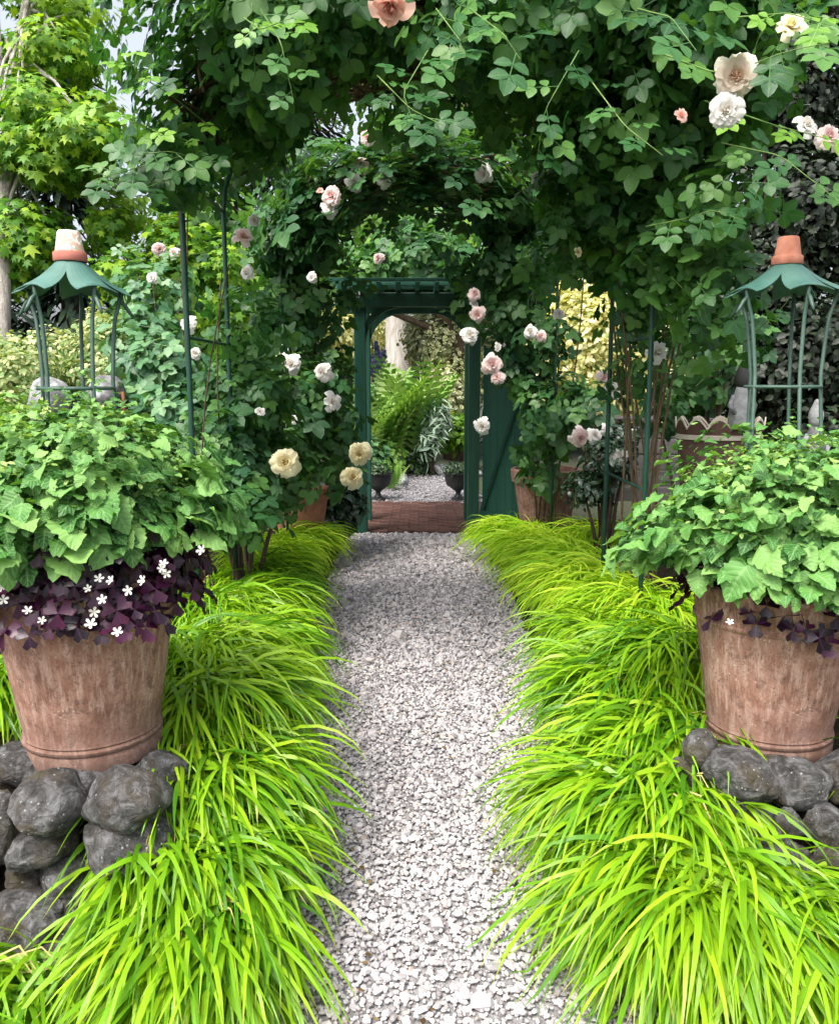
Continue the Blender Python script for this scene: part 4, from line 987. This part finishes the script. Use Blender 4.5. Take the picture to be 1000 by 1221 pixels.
# left side
shrub('golden_shrub', 'pale yellow variegated shrub behind the left plant support', 'shrub', [B(130, 425, 6.2, 46, 50, .4, 900), B(60, 425, 6.3, 60, 34, .4, 800), B(10, 430, 6.4, 40, 36, .4, 400), B(115, 395, 6.4, 20, 30, .2, 250)], .045, 'cream_leaf', dens=2.6)
shrub('ground_shrub', 'small leaved green shrub low behind the left pot rocks', 'shrub', [B(20, 450, 5.6, 60, 40, .4, 900), B(120, 445, 5.9, 70, 26, .3, 700), B(0, 490, 5.2, 40, 26, .3, 300)], .04, 'cream_leaf', dens=2.2)
shrub('teal_shrub', 'blue green rose bush beside the left arch pole', 'shrub', [B(200, 440, 5.3, 46, 50, .4, 420), B(170, 400, 5.6, 40, 40, .3, 260), B(230, 500, 4.9, 50, 44, .35, 380), B(270, 560, 4.6, 50, 50, .3, 360), B(190, 350, 6.2, 50, 40, .4, 200), B(180, 490, 5.0, 40, 20, .2, 160)], .15, 'teal_leaf', T_rose3, 300, 12)
shrub('rose_bush', 'broad leaved rose bush between the left arch poles and the cream rose', 'shrub', [B(290, 470, 4.9, 50, 60, .35, 300), B(320, 560, 5.2, 60, 50, .35, 300), B(280, 600, 4.4, 46, 34, .3, 200), B(255, 540, 4.5, 40, 60, .3, 160)], .15, 'rose_leaf', T_rose, 300, 13)
def tree(label, trunk_pts, rads, lst, size, mat, bark='bark', T=T_quad, group=None, limbs=3, name='tree', shell=.45, up=.6, rnd=.5, hang=.2):
    base = trunk_pts[0]; off = np.array([base[0], base[1], 0.0]); t = empty(name, off, label, 'tree', group)
    MB().tube([np.asarray(p)-off for p in trunk_pts], rads, 12).build('trunk', bark, t, smooth=True)
    tp = [np.asarray(p)-off for p in trunk_pts]; b = MB()
    for c, r, n in lst:
        for k in range(limbs):
            s = random.uniform(.35, .95)*(len(tp)-1); i = int(s); p = tp[i]+(tp[min(i+1, len(tp)-1)]-tp[i])*(s-i)
            e = np.asarray(c)-off+np.array([random.uniform(-.6, .6)*r[0], random.uniform(-.6, .6)*r[1], random.uniform(-.5, .5)*r[2]])
            b.tube([p, (p+e)/2+np.array([0, 0, .15]), e], [rads[0]*.28, rads[0]*.16, rads[0]*.04], 5, False)
    b.build('limbs', bark, t, smooth=True)
    P, D = blobs(lst, 1, shell)
    o = scatter('crown', T, P-off, orient(D, up, rnd, hang), size*np.exp(R_.randn(len(P))*.2), mat, t, 'stuff'); return t
tree('bright green maple with a pale straight trunk behind the left support', [at(0, 560, 8.4)*[1, 1, 0], at(2, 400, 8.4), at(4, 250, 8.6), at(12, 120, 8.8), at(30, 20, 9), at(45, -80, 9.2)], [.10, .085, .08, .07, .06, .04],
     [B(60, 135, 8.6, 60, 26, .7, 900), B(100, 165, 8.4, 60, 24, .6, 800), B(30, 175, 8.6, 60, 26, .7, 800), B(70, 200, 8.6, 70, 22, .6, 700), B(40, 110, 8.8, 36, 30, .4, 500), B(40, 280, 8.8, 50, 44, .7, 1200), B(80, 12, 9.4, 66, 26, .8, 600),  B(25, 320, 8.8, 30, 30, .4, 400), B(70, 60, 9, 60, 34, .6, 700), B(20, 60, 9.4, 24, 20, .4, 200), B(120, 130, 9, 26, 24, .4, 260), B(130, 270, 9, 26, 40, .4, 260),
      B(20, -40, 9.4, 90, 40, 1.0, 500)], .112, 'maple_leaf', 'pale_bark', T_maple, hang=.7)
tree('young yellow green tree between the left support and the arch pole', [at(185, 560, 8.8)*[1, 1, 0], at(185, 400, 8.8), at(190, 300, 8.9)], [.05, .04, .02],
     [B(150, 330, 8.8, 44, 30, .5, 600), B(210, 300, 9, 40, 50, .5, 700), B(150, 250, 9.4, 40, 30, .5, 300), B(260, 330, 9.2, 50, 60, .6, 700), B(200, 370, 8.8, 60, 30, .5, 500)], .12, 'maple_leaf', T=T_maple, hang=.6)
def conifer(label, x, y, h, r0, n, mat='conifer_leaf'):
    t = empty('conifer', (x, y, 0), label, 'tree', 'dark conifers behind the garden')
    MB().tube([(0, 0, 0), (0, 0, h*.5), (0, 0, h)], [.22, .14, .03], 8).build('trunk', 'bark', t, smooth=True)
    z = R_.rand(n)**1.15*h*.94+.3; a = R_.rand(n)*2*PI; lay = .75+.35*np.sin(z*5+np.sin(a*3)*1.2); r = r0*(1-z/h)*lay*np.sqrt(R_.uniform(.35, 1, n))
    P = np.stack([r*np.cos(a), r*np.sin(a), z-.25*r], 1); D = np.stack([np.cos(a), np.sin(a), 0*a], 1)
    scatter('crown', T_thin, P, frames(D*.3+np.array([0, 0, 1.])+unit(n)*.4, D+np.array([0, 0, -.5])+unit(n)*.3), R_.uniform(.35, .6, n), mat, t, 'stuff')
for x, y, h, r, lb in ((-8.4, 14.0, 12.0, 3.2, 'dark conifer farthest to the left behind the maple'), (-6.2, 15.0, 8.4, 2.2, 'dark conifer behind the painted little pot'), (-3.6, 24, 14, 3.6, 'tall dark conifer behind the middle of the arches'), (-10, 17, 12, 3.4, 'big dark conifer at the left edge of the garden'),
                      (3.2, 19, 13, 3.8, 'tall dark conifer behind the right arch column'), (8.5, 16, 12, 4.2, 'tall dark conifer behind the copper hedge')):
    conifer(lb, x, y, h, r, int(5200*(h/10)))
# broadleaf trees closing the view
tree('large leafy tree rising behind the gateway and arches', [(.8, 16, 0), (.8, 16, 3), (1.0, 16, 7)], [.3, .25, .12], [((-.5, 15.5, 4.3), (1.6, 1.2, 1.2), 1500), ((1.6, 15, 4.4), (1.7, 1.2, 1.6), 1800), ((3.4, 15, 4.8), (1.6, 1.2, 2), 1500), ((.5, 15, 6.5), (3, 1.5, 1.6), 2500), ((3.5, 14.5, 7.2), (3, 1.5, 1.6), 2000), ((-1.8, 15, 3.2), (1.0, .8, 1.3), 1200)], .19, 'wood_leaf')
tree('leafy tree seen through the left side of the arches', [(-3.0, 13, 0), (-3.0, 13, 2.5), (-2.8, 13, 5)], [.16, .13, .06], [((-3.0, 12.5, 3.6), (1.1, 1, 1.2), 1500), ((-2.4, 12, 2.3), (1.0, .8, .9), 1200), ((-3.6, 12, 2.2), (1.1, .8, 1), 1200), ((-2.5, 12.6, 5.2), (1.0, 1.0, .9), 900)], .16, 'wood_leaf')
shrub('sun_coloured_shrub', 'shrub with sunlight painted into its yellow leaves behind the right arch poles', 'shrub', [B(700, 420, 12, 60, 80, .7, 2200), B(770, 440, 12, 50, 70, .7, 1400), B(690, 370, 12.4, 40, 40, .6, 900), B(800, 470, 11.5, 40, 40, .5, 500), B(650, 450, 12, 40, 60, .5, 700)], .09, 'sunlit_gold_leaf', dens=2)
shrub('sun_coloured_shrub', 'shrub with sunlight painted into its yellow leaves, glimpsed beyond the left gateway post', 'shrub', [B(415, 395, 13, 34, 44, .6, 900), B(452, 390, 21, 26, 36, .6, 500)], .09, 'sunlit_gold_leaf', dens=2.2)
# copper hedge on the right
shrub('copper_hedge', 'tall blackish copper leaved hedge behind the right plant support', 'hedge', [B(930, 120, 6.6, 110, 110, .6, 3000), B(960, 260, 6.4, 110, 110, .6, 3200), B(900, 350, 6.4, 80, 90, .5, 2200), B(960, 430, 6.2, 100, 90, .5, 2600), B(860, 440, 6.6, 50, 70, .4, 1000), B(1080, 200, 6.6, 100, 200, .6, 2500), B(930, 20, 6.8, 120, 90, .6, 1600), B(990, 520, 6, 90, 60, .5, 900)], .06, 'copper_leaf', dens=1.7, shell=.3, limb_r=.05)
shrub('green_shrub', 'mid green shrub at the foot of the canes right of the arch', 'shrub', [B(830, 440, 5.4, 40, 50, .3, 200), B(800, 480, 5.4, 30, 30, .3, 120), B(880, 400, 5.2, 40, 30, .2, 80)], .14, 'rose_leaf_far', T_rose3)
# dark low flowering plant in front of the timber planter
wf = shrub('dark_perennial', 'dark leaved low plant with white flowers in front of the grey timber planter', 'plant', [B(725, 545, 5.9, 34, 34, .25, 600), B(700, 580, 6.0, 34, 26, .2, 400), B(745, 520, 6.0, 22, 20, .2, 200)], .05, 'ivy_leaf')
# ivy at the left foot of the gateway
shrub('ivy_mound', 'dark glossy ivy mound at the foot of the left gateway post', 'ivy', [B(405, 600, 7.3, 32, 40, .25, 1000), B(390, 575, 7.3, 26, 24, .2, 350)], .075, 'ivy_leaf', T_ivy, 300, 8)

# ------------------------------------------------------------------ pots, rocks, figures in the beds
def lathe_obj(name, loc, prof, mat, label=None, cat=None, seg=28, parent=None, ang=35, group=None):
    o = MB().lathe(prof, seg).build(name, mat, parent, loc=loc); autosmooth(o, ang)
    if label: tag(o, label, cat, group)
    return o
PPOT = [(.13, 0), (.135, .01), (.19, .36), (.205, .362), (.212, .43), (.205, .437), (.185, .437), (.18, .40), (.0, .39)]
for (px, py, t, lb, s) in ((357, 610, 6.9, 'half hidden terracotta planter behind the left golden grass', 1.25), (650, 600, 7.4, 'half hidden terracotta planter beside the open gate door', 1.5)):
    p = at(px, py, t); p[2] = .08
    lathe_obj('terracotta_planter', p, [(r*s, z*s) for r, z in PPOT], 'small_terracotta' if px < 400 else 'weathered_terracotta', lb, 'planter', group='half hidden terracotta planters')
for i, (px, py, t, w_, h_, lb) in enumerate([(60, 478, 4.8, 46, 50, 'tall pale grey boulder behind the left plant support'), (126, 474, 4.8, 48, 40, 'pale boulder seen through the right rods of the left support'), (184, 484, 5.1, 36, 30, 'rounded pale boulder right of the left plant support')]):
    p = at(px, py, t); o = rock('boulder', p, (w_/2/FPX*t, .16, h_/2/FPX*t*1.3), None, seed=31+i, mat='grey_stone', sub=3, facet=.6); tag(o, lb, 'boulder', 'pale boulders behind the left pot')
st = at(148, 500, 4.8); o = MB().tube([(0, 0, -.6), (0, 0, .16)], .012, 7).build('wooden_stake', 'small_terracotta', loc=st); tag(o, 'short reddish wooden stake beside the pale boulders', 'stake')

# scalloped planter and stone figures on the right
sp = empty('scalloped_planter', at(855, 560, 4.6), 'brown planter with a pale scalloped rim behind the right mound', 'planter')
sx_, sy_ = .20, .15
MB().lathe([(.17, -.3), (.19, 0), (.19, .17), (.205, .175), (.205, .20), (.185, .20), (.18, .15), (0, .14)], 32, sx=1.1, sy=.8).build('body', 'brown_metal', sp)
MB().lathe([(.208, .172), (.214, .175), (.214, .197), (.208, .2)], 32, sx=1.1, sy=.8).build('band', 'pale_trim', sp)
V = []; F = []; n = 72
for i in range(n):
    th = 2*PI*i/n; h = .045+.055*abs(math.sin(th*6)); 
    for r, z in ((.198, .195), (.202, .195), (.222, .195+h), (.216, .195+h), (.216, .195+h-.014), (.222, .195+h-.014)): V.append((r*1.1*math.cos(th), r*.8*math.sin(th), z))
Fb = []; Ft = []
for i in range(n):
    a = i*6; b = ((i+1) % n)*6
    Fb += [(a+1, b+1, b+5, a+5), (a+0, a+4, b+4, b+0)]; Ft += [(a+5, b+5, b+2, a+2), (a+2, b+2, b+3, a+3), (a+4, a+3, b+3, b+4)]
MB().add(V, Fb).build('rim', 'brown_metal', sp); MB().add(V, Ft).build('scallop_edge', 'pale_trim', sp)
def figure(px, py, t, h, label, dark):
    p = at(px, py, t); e = empty('garden_figure', p, label, 'statue', 'grey stone garden figures')
    s = h/.34
    MB().lathe([(r*s, z*s) for r, z in [(.050, 0), (.056, .02), (.060, .06), (.055, .10), (.046, .14), (.038, .17), (.030, .20), (.026, .215)]], 20, sy=.8).build('body', 'grey_stone', e, smooth=True)
    MB().lathe([(r*s, z*s) for r, z in [(.024, .212), (.032, .23), (.036, .25), (.035, .275), (.026, .30), (.012, .335), (.004, .345)]], 16).build('head', dark, e, smooth=True)
    for sg in (-1, 1): MB().tube([(sg*.04*s, -.01, .17*s), (sg*.062*s, -.02*s, .12*s), (sg*.045*s, -.05*s, .08*s)], [.012*s, .014*s, .010*s], 7).build('arm', 'grey_stone', e, smooth=True)
    return e
figure(881, 512, 4.4, .36, 'grey stone figure with a dark pointed hat standing behind the scalloped planter', 'dark_stone')
figure(968, 558, 3.9, .32, 'mottled pale stone figure behind the right mound of foliage', 'grey_stone')
# grey timber planter behind the dark plant
bp = empty('timber_planter', at(765, 590, 6.5), 'weathered grey timber planter box behind the right arch poles', 'planter')
for k in range(5): MB().box(-.30, .55, -.015, .015, -.05+k*.125, .065+k*.125, .004).build('board', 'grey_wood', bp)
for x in (-.28, .52): MB().box(x-.03, x+.03, .017, .07, -.3, .6, .004).build('post', 'grey_wood', bp)
MB().box(-.34, .60, -.06, .50, .578, .605, .004).build('cap_board', 'grey_wood', bp)

# ------------------------------------------------------------------ beyond the gateway
tr = tree('stout pale barked trunk beyond the gateway', [at(476, 600, 19)*[1, 1, 0], at(475, 440, 19), at(473, 380, 19), at(470, 300, 19), at(470, 180, 19)], [.42, .30, .27, .25, .2], [B(470, 230, 19, 60, 50, 1, 700)], .22, 'wood_leaf', 'pale_bark')
shrub('variegated_holly', 'large cream edged holly beyond the gateway', 'shrub', [B(525, 410, 16, 40, 50, .8, 2600), B(535, 470, 15.5, 34, 50, .7, 2200), B(500, 400, 16.5, 24, 40, .6, 900), B(570, 420, 16, 40, 70, .7, 1500)], .10, 'holly_leaf', T_leaf)
def fernlike(name, label, cat, px, py, t, n, L, mat, T=T_fern, up=1.3):
    p = at(px, py, t); p[2] = max(0, min(p[2], .1)); e = empty(name, p, label, cat)
    a = R_.rand(n)*2*PI; D = np.stack([np.cos(a), np.sin(a), R_.uniform(.5, 2.2, n)*up], 1); D /= np.linalg.norm(D, axis=1, keepdims=True)
    Nn = np.stack([-np.cos(a), -np.sin(a), np.ones(n)*.5], 1)
    Po = np.stack([np.cos(a)*.1*R_.rand(n), np.sin(a)*.1*R_.rand(n), R_.uniform(0, .25, n)*L], 1)
    scatter('fronds', T, Po, frames(Nn, D), L*R_.uniform(.6, 1.1, n), mat, e, 'stuff'); return e
fernlike('fern', 'tall bright green fern left of centre beyond the gateway', 'fern', 462, 600, 13.0, 34, 1.6, 'fern_leaf')
fernlike('fern', 'feathery green fern right of the tallest fern', 'fern', 497, 595, 13.4, 26, 1.65, 'fern_leaf')
fernlike('fern', 'fern at the left edge of the gateway opening', 'fern', 432, 600, 12.4, 26, 1.3, 'fern_leaf')
shrub('silver_plant', 'silvery blue feathery plant beyond the gateway', 'plant', [B(522, 500, 13.0, 18, 28, .3, 420), B(510, 530, 13.0, 14, 18, .3, 150)], .17, 'silver_leaf', T_thin, up=.8, hang=-.2)
fernlike('fern', 'low arching yellow green fern beside the left urn', 'fern', 468, 592, 11.4, 26, .42, 'fern_leaf', T_fern, .4)
shrub('low_bush', 'dark rounded bush at the bend of the far path', 'shrub', [B(500, 550, 13.3, 26, 26, .35, 900)], .06, 'box_leaf')
shrub('lime_bush', 'lime green bush by the right gateway post', 'shrub', [B(548, 515, 14, 20, 24, .35, 600)], .09, 'maple_leaf')
shrub('low_bush', 'brownish low cover behind the dark rounded bush', 'shrub', [B(520, 527, 14.4, 40, 14, .4, 700), B(460, 545, 12.6, 26, 22, .3, 500)], .09, 'fern_leaf')
shrub('low_bush', 'mid green planting behind the left gateway post', 'shrub', [B(430, 500, 12.6, 30, 50, .4, 700), B(440, 550, 12, 24, 30, .3, 350)], .12, 'teal_leaf')
for k, (px, py, w_) in enumerate([(532, 552, 40), (555, 560, 44), (478, 584, 18), (462, 590, 14)]):
    p = at(px, py, 13.2 if k < 2 else 12); o = rock('edging_rock', (p[0], p[1], .08), (w_/2/FPX*13, .2, .11), None, seed=60+k, mat='grey_stone', sub=2)
    tag(o, ['flat pale rock right of the dark rounded bush', 'pale rock next to the right gateway post beyond the path', 'small stone on the left edge of the far path', 'tiny stone near the left urn'][k], 'rock')
def blue(px, py, t, h, label):
    p = at(px, py, t); e = empty('delphinium', (p[0], p[1], 0), label, 'flower', 'blue flower spires beyond the gateway')
    MB().tube([(0, 0, 0), (0, 0, p[2]+h)], .012, 5).build('stem', 'green_cane', e)
    n = 260; z = R_.rand(n)*h; r = .11*np.sqrt(1-.85*z/h); a = R_.rand(n)*2*PI
    P = np.stack([r*np.cos(a), r*np.sin(a), p[2]+z], 1); D = np.stack([np.cos(a), np.sin(a), 0*a], 1)
    scatter('blossom', T_leaf, P, orient(D, .2, .6, .2), R_.uniform(.05, .09, n), 'delphinium_petal', e, 'stuff')
blue(447, 446, 16, .62, 'left blue flower spire beside the pale trunk'); blue(455, 448, 16.3, .50, 'right blue flower spire beside the pale trunk'); 
def urn(px, py, t, label):
    p = at(px, py, t); e = empty('urn_planter', (p[0], p[1], .012), label, 'urn', 'dark urns with clipped plants beyond the threshold')
    autosmooth(MB().lathe([(.09, 0), (.09, .03), (.05, .05), (.03, .09), (.035, .12), (.08, .15), (.15, .20), (.17, .27), (.175, .33), (.195, .345), (.195, .36), (.17, .36), (.16, .33), (0, .32)], 26).build('bowl', 'black_iron', e), 35)
    P, D = blob((0, 0, .40), (.19, .19, .10), 500, .7); scatter('foliage', T_leaf, P, orient(D), R_.uniform(.03, .05, 500), 'box_leaf', e, 'stuff')
urn(451, 601, 10.45, 'dark urn with clipped plant beside the left gateway post'); urn(546, 603, 10.45, 'dark urn with clipped plant beside the right gateway post')
